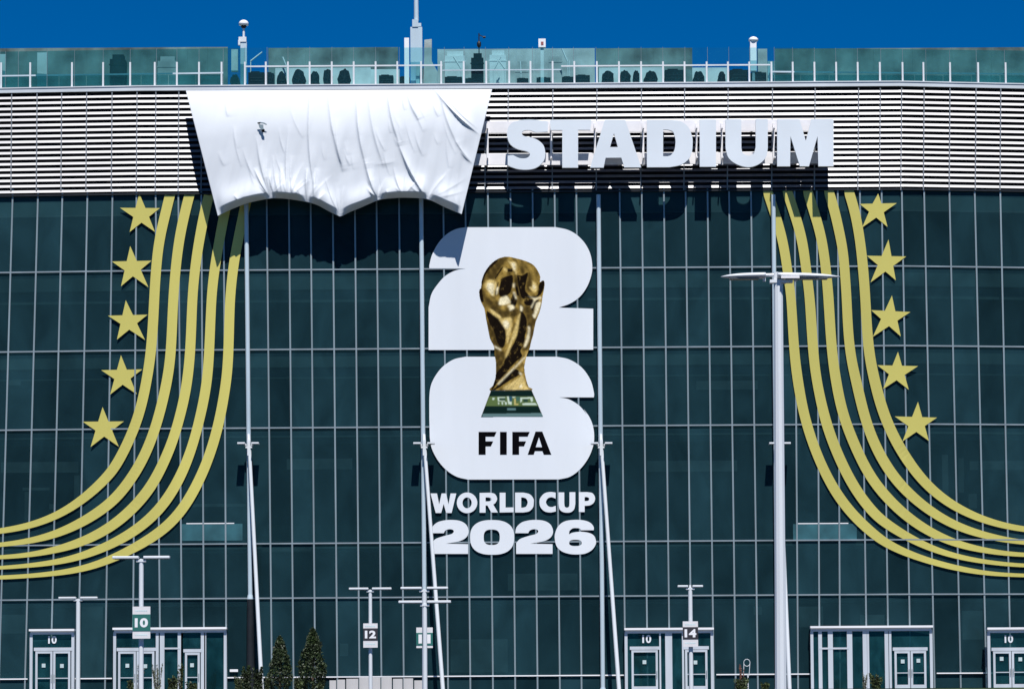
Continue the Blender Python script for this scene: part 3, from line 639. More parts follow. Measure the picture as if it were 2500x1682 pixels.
def raster(mask, name, parent, lab=None):
    idx = -np.ones(XX.shape, int); vs = []; cs = []; fs = []
    ny, nx = mask.shape
    m2_ = mask[:-1, :-1] & mask[1:, 1:] & mask[1:, :-1] & mask[:-1, 1:]
    off = Vector(EM.location)
    def vid(a, b):
        if idx[a, b] < 0:
            idx[a, b] = len(vs); vs.append(P(*t5((XX[a, b], YY[a, b])), -.130)-off); cs.append((*img[a, b], 1))
        return int(idx[a, b])
    for a, b in zip(*np.nonzero(m2_)): fs.append((vid(a, b), vid(a+1, b), vid(a+1, b+1), vid(a, b+1)))
    me = bpy.data.meshes.new(name); me.from_pydata(vs, [], fs)
    ca = me.color_attributes.new('print', 'FLOAT_COLOR', 'POINT'); ca.data.foreach_set('color', [c for t_ in cs for c in t_])
    me.materials.append(mm); o = bpy.data.objects.new(name, me); C.objects.link(o); o.parent = parent
    if lab: label(o, lab)
    return o
tr = raster(insil & ~inb, 'cup_print', EM, 'printed golden cup with a globe on a twisting stem')
raster(inb, 'cup_base_print', EM, 'dark green banded foot of the printed cup')

# lettering below the emblem
WC = thing('wall_lettering', 'white two-word line of capital letters directly under the emblem', 'lettering', tuple(P(1250, 1252, -.16)), 'white words and figures on the glass')
def ell(cx, cy, rx, ry, n=40, e=2.0, a0=0, a1=360):
    r = []
    for i in range(n+(0 if a1-a0 >= 360 else 1)):
        t = math.radians(a0+(a1-a0)*i/n); c, s = math.cos(t), math.sin(t)
        r.append((cx+rx*math.copysign(abs(c)**(2/e), c), cy+ry*math.copysign(abs(s)**(2/e), s)))
    return r
G = []
G.append([[(200,800),(262,800),(283,905),(306,800),(350,800),(372,905),(392,800),(447,800),(402,987),(350,987),(326,900),(302,987),(250,987)]])
G.append([ell(550,890,98,99), ell(550,890,44,52)])
G.append([[(670,795)]+cr([(770,793),(815,805),(838,850),(820,892),(800,905)])+[(845,982),(782,982),(745,915),(727,915),(727,984),(670,984)], [(727,838)]+cr([(755,838),(777,845),(783,857),(777,870),(755,876)])+[(727,876)]])
G.append([[(862,793),(918,793),(918,935),(995,933),(995,980),(862,982)]])
G.append([[(1010,792)]+cr([(1090,792),(1150,808),(1185,850),(1188,890),(1180,935),(1145,970),(1090,982)])+[(1010,982)], [(1068,838)]+cr([(1085,838),(1115,850),(1130,885),(1115,925),(1085,936)])+[(1068,936)]])
G.append([cr([(1398,792),(1345,786),(1290,800),(1250,845),(1243,885),(1252,930),(1290,970),(1345,982),(1400,972)])+cr([(1398,918),(1360,930),(1325,920),(1305,885),(1322,848),(1360,836),(1397,850)])])
G.append([[(1425,790),(1480,790)]+cr([(1480,890),(1485,925),(1505,936),(1526,925),(1530,890)])+[(1530,788),(1586,788)]+cr([(1586,900),(1575,950),(1545,978),(1505,984),(1465,976),(1435,950),(1425,900)])])
G.append([[(1620,788)]+cr([(1700,787),(1750,798),(1775,840),(1765,885),(1730,912),(1690,918)])+[(1675,918),(1675,978),(1620,978)], [(1675,835)]+cr([(1695,834),(1715,842),(1718,855),(1712,868),(1695,873)])+[(1675,873)]])
for g in G:
    bm = B(); plate(bm, [mp(e2, lp) for lp in g], -.116, .012); mesh_obj('letter', bm, M['white'], WC)
WY = thing('wall_lettering', 'white four-figure year in wide heavy numerals at the bottom of the emblem', 'lettering', tuple(P(1250, 1354, -.16)), 'white words and figures on the glass')
def two_(dx): return [[(x+dx, y) for x, y in cr([(203,1180),(215,1125),(260,1080),(325,1059),(400,1053),(480,1062),(538,1095),(564,1150),(556,1200),(520,1237),(455,1262),(345,1280)])+[(560,1285),(560,1378),(212,1378)]+cr([(212,1275),(250,1235),(330,1207),(400,1188),(423,1165),(412,1147),(378,1142),(342,1155),(327,1180)])]]
six_ = [cr([(1762,1152),(1762,1122),(1735,1085),(1680,1060),(1590,1052),(1490,1065),(1425,1110),(1393,1180),(1390,1240),(1410,1310),(1460,1355),(1530,1378),(1600,1383),(1680,1375),(1745,1340),(1780,1290),(1783,1250),(1765,1205),(1720,1178),(1640,1166),(1560,1175),(1525,1192)])+cr([(1530,1158),(1560,1134),(1600,1131),(1628,1136),(1640,1152)]), ell(1587,1273,60,30,32,2.6)]
for g in (two_(0), [ell(790,1220,211,166,56,2.5), ell(786,1219,77,74,32,2.8)], two_(808), six_):
    bm = B(); plate(bm, [mp(e2, lp) for lp in g], -.116, .012); mesh_obj('numeral', bm, M['white'], WY)

# ------------------------------------------------------------------ STADIUM sign
SG = thing('roof_sign', 'giant raised white letters on rails across the white louvres', 'sign', tuple(P(1610, 410, -.8)))
s1 = lambda q: (1220+q[0]/5.55, 270+q[1]/5.55)
Sg = [mp(s1, cr([(650,290),(652,215),(640,150),(560,138),(430,125),(280,132),(175,165),(118,225),(100,300),(108,380),(145,460),(235,520),(360,552),(405,580),(400,622),(350,648),(265,645),(180,605)])+cr([(108,612),(108,742)])+cr([(150,765),(250,795),(370,803),(480,783),(565,725),(610,650),(616,560),(590,470),(520,405),(430,368),(330,348),(300,310),(325,276),(400,268),(490,298)]))]
Tg = [mp(s1, [(683,128),(1245,128),(1228,265),(1062,265),(1062,776),(848,776),(848,268),(690,268)])]
Ag = [mp(s1, [(1425,128),(1700,128),(1918,772),(1688,772),(1648,640),(1435,642),(1408,775),(1225,775)]), mp(s1, [(1548,310),(1495,497),(1602,497)])]
Dg = [[(1579.5,293)]+cr([(1640,293),(1664,298),(1681,312),(1690,335),(1691,352),(1689,372),(1680,390),(1662,403),(1635,408.5)])+[(1579.5,408.7)], [(1619,317)]+cr([(1630,317),(1643,322),(1648.5,338),(1649,352),(1646,368),(1638,379),(1630,382)])+[(1619,382)]]
Ig = [[(1708.4,292),(1748,292),(1748,407.5),(1708.4,407.5)]]
Ug = [[(1771,291.5),(1810,291.5)]+cr([(1810,362),(1814,375),(1827,380.5),(1840,375),(1845,360)])+[(1845,291),(1874.5,291)]+cr([(1874.5,362),(1870,384),(1853,401),(1828,408.5),(1800,402),(1779,386),(1771.5,362)])]
Mg = [[(1897.5,291.5),(1952,291.5),(1967.5,345),(1981,291),(2035,291),(2035,406.5),(1998,406.5),(1996,333),(1975,406.5),(1953,406.5),(1930,333),(1929,406.5),(1897.5,406.5)]]
for g in (Sg, Tg, Ag, Dg, Ig, Ug, Mg):
    bm = B(); plate(bm, g, -1.78, .22, side_mat=1)
    mesh_obj('letter', bm, M['letter'], SG, mats=[M['letter'], M['trim']])
for y0, y1 in ((297, 325), (376, 404)):
    bm = B()
    a = P(500, y0, -.72); b = P(2026, y1, -.72); za = P(1250, y0, -.72).z; zb = P(1250, y1, -.72).z
    box(bm, a.x, b.x, -.78, -.66, zb, za)
    for x in range(540, 2026, 108):
        p = P(x, y0, -.72); box(bm, p.x-.06, p.x+.06, -.66, -.15, zb+.05, zb+.15)
    mesh_obj('rail', bm, M['rail'], SG)
for x in (1190, 1345, 1452, 1570, 1700, 1762, 1889, 2015):
    bm = B(); p = P(x, 300, -1.0); q = P(x, 402, -1.0)
    box(bm, p.x-.06, p.x+.06, -.9, -.79, q.z, p.z)
    box(bm, p.x-.04, p.x+.04, -1.55, -.9, p.z-.45, p.z-.35); box(bm, p.x-.04, p.x+.04, -1.55, -.9, q.z+.3, q.z+.4)
    mesh_obj('strut', bm, M['rail'], SG)

# ------------------------------------------------------------------ draped cloth
c1 = lambda q: (440+q[0]/3.267, 200+q[1]/3.267); c2 = lambda q: (820+q[0]/3.267, 200+q[1]/3.267)
bot = cr(mp(c1, [(300,1072),(355,1043),(430,1008),(560,962),(700,934),(800,930),(950,948),(1080,978),(1180,1030),(1272,1076)]), 6)+cr(mp(c2, [(36,1078),(110,1040),(200,1003),(338,945),(440,930),(560,925),(730,938),(870,1000),(1003,1058)]), 6)[1:]
def bot_at(u):
    x = bot[0][0]+(bot[-1][0]-bot[0][0])*u
    for a, b in zip(bot, bot[1:]):
        if a[0] <= x <= b[0]+1e-6: t = (x-a[0])/max(1e-6, b[0]-a[0]); return (x, a[1]+(b[1]-a[1])*t)
    return bot[-1]
# fold ridges: ((x0,y0),(x1,y1), amplitude, width px) in photo px
folds = [(c1((612,480)),c1((720,920)),.10,5),(c1((600,715)),c1((715,920)),.16,5),(c1((860,400)),c1((862,930)),.08,5),(c1((885,620)),c1((895,900)),.10,6),
 (c1((1035,110)),c1((1065,830)),.09,5),(c1((1005,715)),c1((1015,960)),.16,5),(c1((1078,715)),c1((1070,960)),.14,5),(c1((1150,885)),c1((1080,975)),.16,5),
 (c1((1180,100)),c1((1290,660)),.07,6),(c1((800,680)),c1((820,925)),.09,5),(c1((740,620)),c1((790,920)),.09,6),(c1((700,720)),c1((760,920)),.10,5),(c1((430,905)),c1((470,955)),.12,5),(c1((500,915)),c1((690,915)),.10,5),
 (c2((0,330)),c2((50,690)),.06,6),(c2((165,170)),c2((235,650)),.10,6),(c2((235,650)),c2((338,940)),.18,6),(c2((260,130)),c2((370,640)),.06,7),(c2((415,100)),c2((500,480)),.09,6),(c2((500,500)),c2((728,935)),.20,6),
 (c2((300,660)),c2((460,640)),.02,9),(c2((570,95)),c2((650,290)),.07,6),(c2((800,80)),c2((1150,425)),.16,6),(c2((830,90)),c2((960,480)),.06,7),(c2((870,110)),c2((1110,360)),.07,4),(c2((960,480)),c2((1090,650)),.09,5),(c2((1000,565)),c2((1092,655)),.12,5),
 (c2((760,930)),c2((1003,1050)),.12,5),(c2((255,855)),c2((335,940)),.15,4),(c2((400,865)),c2((425,915)),.16,4),(c2((480,850)),c2((545,905)),.12,4),(c2((590,830)),c2((725,930)),.10,5),(c2((735,930)),c2((1060,860)),.05,7),(c2((735,930)),c2((1050,760)),.04,8),
 (c1((640,550)),c1((720,880)),.05,7),(c1((930,860)),c1((1000,950)),.12,5),(c1((905,900)),c1((930,880)),.1,5)]
frng = random.Random(3)
att = [(531.8,528),(660,486),(705,488),(750,498),(829.5,529),(923,487),(985,484),(1045,487),(1127,523)]
for ax_, ay_ in att:
    for _ in range(6):
        an = math.radians(frng.uniform(-60, 60)); L_ = frng.uniform(25, 90)
        x2, y2 = ax_+math.sin(an)*L_, ay_-math.cos(an)*L_-4
        if 480+(y2-222)*.2 < x2 < 1190-(y2-222)*.25: folds.append(((x2, y2), (ax_+math.sin(an)*6, ay_-8), frng.uniform(.02, .07), frng.uniform(2.2, 4)))
for _ in range(34):
    x1 = frng.uniform(520, 1120); y1 = frng.uniform(228, 400); L_ = frng.uniform(25, 90); an = math.radians(frng.uniform(2, 24))
    folds.append(((x1, y1), (x1+math.sin(an)*L_, y1+math.cos(an)*L_), frng.uniform(.012, .035), frng.uniform(2.2, 5)))
def fold(px, py):
    s = 0
    for (ax, ay), (bx, by), am, wd in folds:
        dx, dy = bx-ax, by-ay; L_ = math.hypot(dx, dy); t = ((px-ax)*dx+(py-ay)*dy)/(L_*L_)
        if t < -.25 or t > 1.1: continue
        bend = 0.035*L_*math.sin(math.pi*min(1, max(0, t)))
        side = ((px-ax)*dy-(py-ay)*dx)/L_ + bend
        if abs(side) > 60: continue
        env = math.sin(math.pi*min(1, max(0, (t+.12)/1.2))**1.5)**.7 if t < 1 else 0.55*max(0, 1-(t-1)*10)
        wl, wr = wd*.45, wd*1.9
        s += am*env*(math.exp(-side/wr) if side > 0 else math.exp(side/wl))
    return s
from mathutils import noise as mn
bm = B(); NU, NV = 440, 190; grid = []
tops = (c1((45,73)), c2((1246,61)))
for j in range(NV+1):
    v = j/NV; row = []
    for i in range(NU+1):
        u = i/NU; bx, by = bot_at(u); tx = tops[0][0]+(tops[1][0]-tops[0][0])*u; ty = tops[0][1]+(tops[1][1]-tops[0][1])*u
        px = tx+(bx-tx)*v; py = ty+(by-ty)*v
        tt_ = min(1, v/.40); depth = 1.05 + 0.62*(1-(1-tt_)**2) + .10*v
        edge = min(1, u*14, (1-u)*14)
        hem = max(0, (v-.94)/.06)
        scal = 1-max(math.exp(-((bx-c)/16)**2) for c in (531.8, 829.5, 1127, 660, 750, 923, 1045))
        depth += edge*fold(px, py)*1.4*(1-.8*max(0,(v-.8)/.2)) + 0.10*mn.noise(Vector(((px+py*.25)/38, py/220, 0)))*(.3+v)+0.035*mn.noise(Vector(((px+py*.2)/13, py/110, 3)))*v
        depth += .22*scal*math.exp(-((v-.93)/.10)**2) if v < .93 else .22*scal
        depth -= hem**1.3*0.75*scal
        row.append(bm.verts.new(P(px, py, -depth)))
    grid.append(row)
for j in range(NV):
    for i in range(NU):
        f = bm.faces.new([grid[j][i], grid[j+1][i], grid[j+1][i+1], grid[j][i+1]]); f.smooth = True
cl = single('cloth_cover', bm, M['cloth'], 'big wrinkled white cloth covering the left half of the sign above two scallops', 'cloth')
md = cl.modifiers.new('thick', 'SOLIDIFY'); md.thickness = 0.02; md.offset = 0
# small torn flap in the cloth
fl = bpy.data.objects.new('flap_tmp', None) if False else None
bm = B()
plate(bm, [[(628,299.5),(636,298.5),(645,300),(652,304),(650,306),(643,303),(636,302),(629,303)]], -1.98, .01)
plate(bm, [[(631,304),(643,305),(643,313),(646,318),(645,324),(639,323),(638,317),(633,312)]], -1.965, .01)
o = mesh_obj('torn_flap', bm, M['mull'], None); o.parent = cl; o.data.transform(Matrix.Translation(-cl.location)); label(o, 'small torn grey flap in the cloth')
bm = B(); plate(bm, [[(638,317),(646,316),(646,324),(640,323)]], -1.99, .01); plate(bm, [[(629,300),(636,299),(635,303),(629,303)]], -1.995, .01)
o = mesh_obj('flap_hole', bm, M['ink'], None); o.parent = cl; o.data.transform(Matrix.Translation(-cl.location))

# ------------------------------------------------------------------ roof: glass balustrade and plant
RY = -.05
BL = thing('glass_balustrade', 'tall teal glass screen standing along the roof edge', 'balustrade', (0, RY, ZROOF))
postx = [3, 74, 176, 252, 318, 378, 432, 486, 541, 598, 649, 703, 756, 810, 863.5, 917, 970, 1028, 1077, 1132, 1187, 1243, 1295, 1349, 1402, 1457, 1511, 1565, 1618.5, 1671, 1725, 1777, 1829, 1883, 1935, 1988, 2041, 2093.6, 2147.6, 2203, 2254, 2319, 2387.5, 2454.6, 2522, 2590]
def YR(px): return RY + Yf(px)
zt0 = {}
def ytop(px):
    if px < 640: return 127-(px/640)*10
    if px < 1890: return 117
    return 117+(px-1890)/610*7.5
for x in postx:
    yy = YR(x); short = 156 if x < 2500 else 156
    bm = B(); p = P(x, 150+abs(x-1250)*.003, yy-.05); box(bm, p.x-.052, p.x+.052, p.y-.05, p.y+.05, ZROOF-.02, p.z); mesh_obj('post', bm, M['pole'], BL)
vis = 0
fx = [0, 14, 45, 115, 182, 252, 318, 382, 432, 486, 545, 598, 652, 703, 756, 810, 863, 917, 975, 1033, 1085, 1133, 1185, 1242, 1300, 1349, 1400, 1455, 1510, 1565, 1618, 1672, 1727, 1779, 1830, 1890, 1935, 1988, 2040, 2093, 2150, 2203, 2260, 2318, 2383, 2452, 2520, 2590, 2650]
fx = [-190, -125, -60]+fx
for a, b in zip(fx, fx[1:]):
    A = P(a, ytop(a), YR(a)+.03); Bp = P(b, ytop(b), YR(b)+.03)
    g = 0.012; bm = B()
    zt_ = (A.z+Bp.z)/2; y0, y1 = A.y, Bp.y+random.uniform(-.01, .01)
    v = [(A.x+g, y0, ZROOF), (Bp.x-g, y1, ZROOF), (Bp.x-g, y1, zt_), (A.x+g, y0, zt_)]
    f = quad(bm, *v)
    mesh_obj('glass_panel', bm, M['rclear' if 598 <= a < 1890 else 'rglass'], BL)
    bm = B(); tube(bm, (A.x, y0, ZROOF), (A.x, y0, zt_+.04), .012, n=6); mesh_obj('clip', bm, M['mull'], BL)
def railrun(x0, x1, py, h, m, dy=-0.04):
    bm = B(); a = P(x0, py, YR(x0)+dy); b = P(x1, py, YR(x1)+dy); z = P((x0+x1)/2, py, YR((x0+x1)/2)).z
    a.z = b.z = z; beam(bm, a, b, h, .06); mesh_obj('rail', bm, m, BL)
railrun(-190, 545, 183, .09, M['tube']); railrun(1885, 2650, 175.5, .09, M['tube']); railrun(598, 1080, 162, .085, M['pole']); railrun(1370, 1880, 161, .085, M['pole']); railrun(1080, 1370, 172, .06, M['tube'])
for a, b in ((-190, 545), (1885, 2650)):
    n = int((b-a)/64)
    for i in range(n):
        x0, x1 = a+(b-a)*i/n+1, a+(b-a)*(i+1)/n-1
        A = P(x0, 184, YR(x0)+.25); Bp = P(x1, 184, YR(x1)+.25); bm = B(); quad(bm, (A.x, A.y, ZROOF), (Bp.x, Bp.y, ZROOF), (Bp.x, Bp.y, A.z), (A.x, A.y, A.z)); mesh_obj('low_glass_panel', bm, M['rglass'], BL)

def roofbox(name, x0, x1, y0, y1, Y, dep, m, lab, cat, group=None):
    bm = B(); a = P(x0, y0, Y); b = P(x1, y1, Y); box(bm, min(a.x, b.x), max(a.x, b.x), Y, Y+dep, ZROOF-.02, a.z)
    return single(name, bm, m, lab, cat, group)
# plant screens behind the glass: corrugated panels
def screen(x0, x1, y0, Y, m, lab):
    bm = B(); a = P(x0, y0, Y); b = P(x1, y0, Y); n = int((b.x-a.x)/1.3)+1; z1 = a.z
    for i in range(n):
        xa = a.x+(b.x-a.x)*i/n; xb = a.x+(b.x-a.x)*(i+1)/n
        box(bm, xa, xb-.004, Y-(.012 if i % 2 else 0), Y+.1, ZROOF-.02, z1+.0)
    single('plant_screen', bm, m, lab, 'roof screen', 'dark screens behind the roof glass')
screen(-180, 556, 120, 4.0, M['roofd'], 'long dark screen behind the glass at the left end of the roof')
screen(655, 972, 118, 5.0, M['roofd'], 'dark screen behind the roof glass between the camera mast and the tall mast')
screen(1068, 1452, 121, 5.5, M['roofw'], 'grey mottled screen behind the roof glass right of the tall mast')
screen(1455, 1690, 119, 5.0, M['roofd'], 'dark screen behind the roof glass above the middle letters')
screen(1892, 2660, 120, 4.0, M['roofd'], 'long dark screen behind the glass at the right end of the roof')
roofbox('roof_pillar', 91, 114, 129, 208, 1.0, .3, M['roofp'], 'pale square pillar behind the far left roof glass', 'pillar')
roofbox('roof_pillar', -8, 13, 133, 208, 1.0, .3, M['roofp'], 'pale pillar cut by the left edge behind the roof glass', 'pillar')
# irregular pieces of plant
for i, (x0, x1, y0, m, lab) in enumerate([
  (385,430,138,'roofw','grey duct hood behind the fifth glass panel left of the camera mast'),(268,305,133,'black','black tank behind the left roof glass'),
  (1085,1135,125,'roofp','pale boxy duct right of the tall mast'),(1150,1180,130,'black','narrow black cabinet under the small dark aerial'),(1195,1235,123,'roofp','pale grey plant box in the middle of the roof'),
  (1258,1290,150,'roofw','low grey unit left of the white roof post'),(1340,1372,126,'roofw','grey cabinet right of the white roof post')]):
    bm = B(); a = P(x0, y0, 2.6); b = P(x1, y0, 2.6)
    box(bm, a.x, b.x, 2.6, 3.6, ZROOF-.02, a.z-.3); box(bm, a.x+.15, b.x-.1, 2.7, 3.4, a.z-.3, a.z); box(bm, a.x-.05, b.x+.05, 2.58, 2.62, a.z-.7, a.z-.62)
    single('roof_unit', bm, M[m], lab, 'roof plant', 'roof plant behind the glass')
# condensers
for x0, x1, y0, lab in ((672, 905, 167, 'long pale wall behind the round-fan units, right of the camera mast'), (905, 975, 170, 'pale wall stub left of the tall mast'), (1462, 1622, 166, 'pale wall behind the units above the letters A and D'), (1690, 1780, 166, 'pale wall behind the units above the letters I and U')):
    roofbox('roof_wall', x0, x1, y0, 208, 2.2, .2, M['roofp'], lab, 'roof wall')
def condenser(x0, x1, y0, rnd, lab, Y=1.3):
    a = P(x0, y0, Y); b = P(x1, y0, Y); cx = (a.x+b.x)/2; h = a.z-ZROOF; wd = b.x-a.x
    th = thing('condenser_unit', lab, 'condenser', (cx, Y, ZROOF-.02), 'cooling units behind the roof rail')
    if rnd:
        bm = B(); box(bm, cx-wd*.3, cx+wd*.3, Y+.05, Y+.45, ZROOF-.02, ZROOF+h*.22); mesh_obj('stand', bm, M['roofw'], th)
        r1, r2 = wd*.5, h*.50; cz = ZROOF+h*.52; n = 22
        jit = [random.uniform(.86, 1.08) for _ in range(n)]
        bm = B(); A = [bm.verts.new((cx+math.cos(2*math.pi*q/n)*r1*jit[q], Y, cz+math.sin(2*math.pi*q/n)*r2*jit[q])) for q in range(n)]
        B2 = [bm.verts.new(v.co+Vector((0, .45, 0))) for v in A]
        bm.faces.new(A); bm.faces.new(B2[::-1])
        for q in range(n): bm.faces.new([A[q], B2[q], B2[(q+1)%n], A[(q+1)%n]])
        mesh_obj('fan_drum', bm, M['black'], th)
        bm = B()
        for q in range(3):
            t = math.pi*q/3+random.random(); dx, dz = math.cos(t)*r1*.8, math.sin(t)*r2*.8
            beam(bm, (cx-dx, Y-.03, cz-dz), (cx+dx, Y-.03, cz+dz), .02, .02)
        mesh_obj('guard', bm, M['dark'], th)
    else:
        bm = B(); box(bm, a.x, b.x, Y, Y+.7, ZROOF-.02, ZROOF+h*.93); box(bm, a.x+wd*.15, b.x-wd*.3, Y+.1, Y+.6, ZROOF+h*.93, ZROOF+h); mesh_obj('cabinet', bm, M['black'], th)
        bm = B()
        for q in range(4): zz_ = ZROOF+.2+q*(h-.45)/4; box(bm, a.x+.1, b.x-.1, Y-.02, Y-.001, zz_, zz_+.03)
        mesh_obj('grille', bm, M['dark'], th)
for x0, x1, y0, rnd, lab in [(562,586,182,1,'round-fan unit left of the camera mast'),(606,645,174,0,'black boxy unit just right of the camera mast'),(648,668,176,0,'narrow black unit next to the first boxy one'),(675,699,176,1,'small round-fan unit, first right of the black boxes'),
   (712,746,172,1,'large round-fan unit, second right of the black boxes'),(756,780,174,1,'round-fan unit behind a rail post, third in its row'),(788,812,168,1,'round-fan unit, fourth in its row'),(824,856,170,1,'round-fan unit, last of its row'),
   (925,960,182,0,'low black unit left of the tall mast'),(975,1000,186,0,'low black unit between the pale boards'),(1010,1044,166,0,'tall black unit right under the tall mast'),(1085,1128,186,0,'low black unit right of the tall mast'),
   (1136,1180,190,0,'low black unit under the small aerial'),(1262,1290,190,0,'low black unit left of the white roof post'),(1310,1344,188,0,'low black unit under the white roof post'),(1372,1400,186,0,'low black unit right of the white roof post'),(1405,1440,182,0,'black unit above the letter T'),
   (1468,1500,172,1,'round-fan unit above the letter A'),(1512,1540,172,1,'round-fan unit, second above the letter A'),(1544,1562,172,1,'small round-fan unit above the gap between letters'),(1572,1606,174,1,'round-fan unit above the letter D'),(1623,1669,168,0,'black boxy unit above the letter D'),
   (1692,1720,174,1,'round-fan unit right of the boxy one'),(1752,1772,176,1,'small round-fan unit above the letter U'),(1782,1826,168,0,'black boxy unit left of the white hooded pipe'),(1833,1871,175,0,'black boxy unit under the white hooded pipe')]:
    condenser(x0, x1, y0, rnd, lab)
# masts
for i, (xa, ya, xb, yb, lab) in enumerate([(612,150,640,128,'slanting pale pipe just right of the camera mast'),(690,140,700,165,'short leaning pipe behind the first clear glass panels'),(1108,140,1125,168,'leaning pale pipe behind the glass right of the tall mast'),
   (1205,172,1222,140,'leaning pale pipe in the middle of the roof, left one'),(1232,168,1216,146,'leaning pale pipe in the middle of the roof, right one'),(1272,180,1270,150,'upright thin pipe left of the white roof post'),
   (1372,120,1386,152,'slanting pale pipe right of the white roof post'),(1349,150,1349,186,'thin upright pipe just right of the white roof post'),(1390,149,1390,170,'short pale upright pipe above the letter T')]):
    bm = B(); a = P(xa, ya, 1.9); b = P(xb, yb, 1.9); tube(bm, a, b, .05, .04, n=8); lo = a if a.z < b.z else b
    tube(bm, (lo.x, 1.9, ZROOF-.02), lo, .035, n=6); single('roof_pipe', bm, M['roofp'], lab, 'pipe', 'thin pipes behind the clear roof glass')
def zy(py, Y): return P(1250, py, Y).z
def mastthing(name, px, lab, cat, Y): p = P(px, 207, Y); return thing(name, lab, cat, (p.x, Y, ZROOF-.02)), p.x
t, x = mastthing('camera_mast', 595, 'pale mast with a white dome camera on top, on the roof', 'mast', .6)
bm = B(); box(bm, x-.19, x+.19, .5, .75, ZROOF-.02, P(595,104,.6).z); mesh_obj('post', bm, M['tube'], t)
bm = B(); z0 = P(595,104,.6).z; tube(bm, (x, .6, z0), (x, .6, P(595,70,.6).z), .07); mesh_obj('rod', bm, M['pole'], t)
bm = B(); box(bm, x-.3, x+.17, .45, .7, P(595,104,.6).z, P(595,92,.6).z); box(bm, x-.32, x-.2, .4, .7, P(595,112,.6).z, P(595,100,.6).z); mesh_obj('bracket', bm, M['pole'], t)
zc = P(595, 66, .6).z
bm = B(); lathe(bm, (x, .6, zc), [(.05,-.12),(.16,-.05),(.17,.05),(.13,.12),(.05,.15)]); mesh_obj('camera_housing', bm, M['dark'], t)
bm = B(); lathe(bm, (x, .6, zc), [(.18,.06),(.29,.09),(.30,.22),(.24,.33),(.12,.40),(.03,.42)]); mesh_obj('camera_dome', bm, M['louvre'], t)
bm = B(); box(bm, P(565,122,.8).x, P(581,122,.8).x, .7, 1.0, ZROOF-.02+1.1, P(572,122,.8).z); mesh_obj('equipment_box', bm, M['roofp'], t)

t, x = mastthing('roof_mast', 1017, 'tallest stepped pale mast rising out of the top of the picture', 'mast', .6)
zz = lambda py: P(1017, py, .6).z
bm = B(); box(bm, x-.36, x+.36, .45, .95, ZROOF-.02, zz(68)); mesh_obj('lower_shaft', bm, M['tube'], t)
bm = B(); box(bm, x-.24, x+.12, .4, 1.0, zz(68), zz(50)); box(bm, x-.24, x+.30, .5, .9, zz(66), zz(58)); mesh_obj('middle_shaft', bm, M['tube'], t)
bm = B(); tube(bm, (x, .7, zz(50)), (x-.01, .7, zz(-60)), .15, .12, n=12); mesh_obj('upper_shaft', bm, M['tube'], t)
bm = B(); box(bm, x-.02, x+.36, .3, .4, ZROOF-.02, zz(160)); mesh_obj('front_plate', bm, M['roofp'], t)
roofbox('roof_panel', 987, 999, 93, 208, 1.2, .25, M['louvre'], 'narrow upright white board left of the tall mast', 'board')
bm = B(); a = P(1034, 96, 1.2); b = P(1054, 96, 1.2); c = P(1054, 207, 1.2)
plate(bm, [[(1036,98),(1054,96),(1054,150),(1068,175),(1068,206),(1034,206)]], 1.2, .2); single('roof_panel', bm, M['roofw'], 'dull grey wedge-shaped board right of the tall mast', 'board')
# small aerial
t, x = mastthing('aerial', 1170, 'small dark aerial sticking above the middle roof glass', 'aerial', 3.0)
bm = B(); p = P(1170, 82, 3.0); tube(bm, (x, 3, ZROOF-.02), (x, 3, p.z), .035, n=8); mesh_obj('rod', bm, M['dark'], t)
bm = B(); q = P(1183, 92, 3.0); beam(bm, (x, 3, P(1170,86,3).z), (q.x, 3, q.z), .05, .05); tube(bm, (q.x-.1, 3, q.z), (q.x+.06, 3, q.z+.02), .07, n=8); mesh_obj('arm', bm, M['dark'], t)
bm = B(); r = P(1170, 109, 3); lathe(bm, (x, 3, r.z-.1), [(.05,-.12),(.13,0),(.13,.2),(.05,.3)]); mesh_obj('weather_cup', bm, M['dark'], t)
t, x = mastthing('roof_post', 1324, 'white post with a square white head on the roof', 'post', 1.0)
bm = B(); box(bm, x-.1, x+.1, .95, 1.1, ZROOF-.02, P(1324,116,1).z); mesh_obj('shaft', bm, M['roofp'], t)
bm = B(); box(bm, x-.22, x+.22, .85, 1.2, P(1324,117,1).z, P(1324,96.5,1).z); mesh_obj('head', bm, M['louvre'], t)
bm = B(); box(bm, x-.07, x+.09, .83, .849, P(1324,112,1).z, P(1324,104,1).z); mesh_obj('badge', bm, mat('red_badge', (.3,.09,.09), .5), t)
t, x = mastthing('roof_vent_pipe', 1840, 'white pipe with a hooded cap above the letter U', 'pipe', .5)
bm = B(); box(bm, x-.19, x+.19, .4, .75, P(1840,174,.5).z, P(1840,98,.5).z); mesh_obj('shaft', bm, M['louvre'], t)
bm = B(); tube(bm, (x, .57, ZROOF-.02), (x, .57, P(1840,174,.5).z), .1); mesh_obj('stem', bm, M['roofw'], t)
bm = B(); z = P(1840, 96, .5).z; lathe(bm, (x+.02, .57, z), [(.2,-.16),(.29,-.1),(.29,0),(.2,.1),(.05,.16)]); mesh_obj('hood', bm, M['louvre'], t)
roofbox('roof_unit', 1850, 1874, 120, 208, 1.6, .6, M['roofw'], 'grey box right behind the hooded pipe', 'roof plant')
roofbox('roof_pillar', 1874, 1893, 150, 208, .3, .25, M['roofp'], 'short pale pillar right of the hooded pipe', 'pillar')

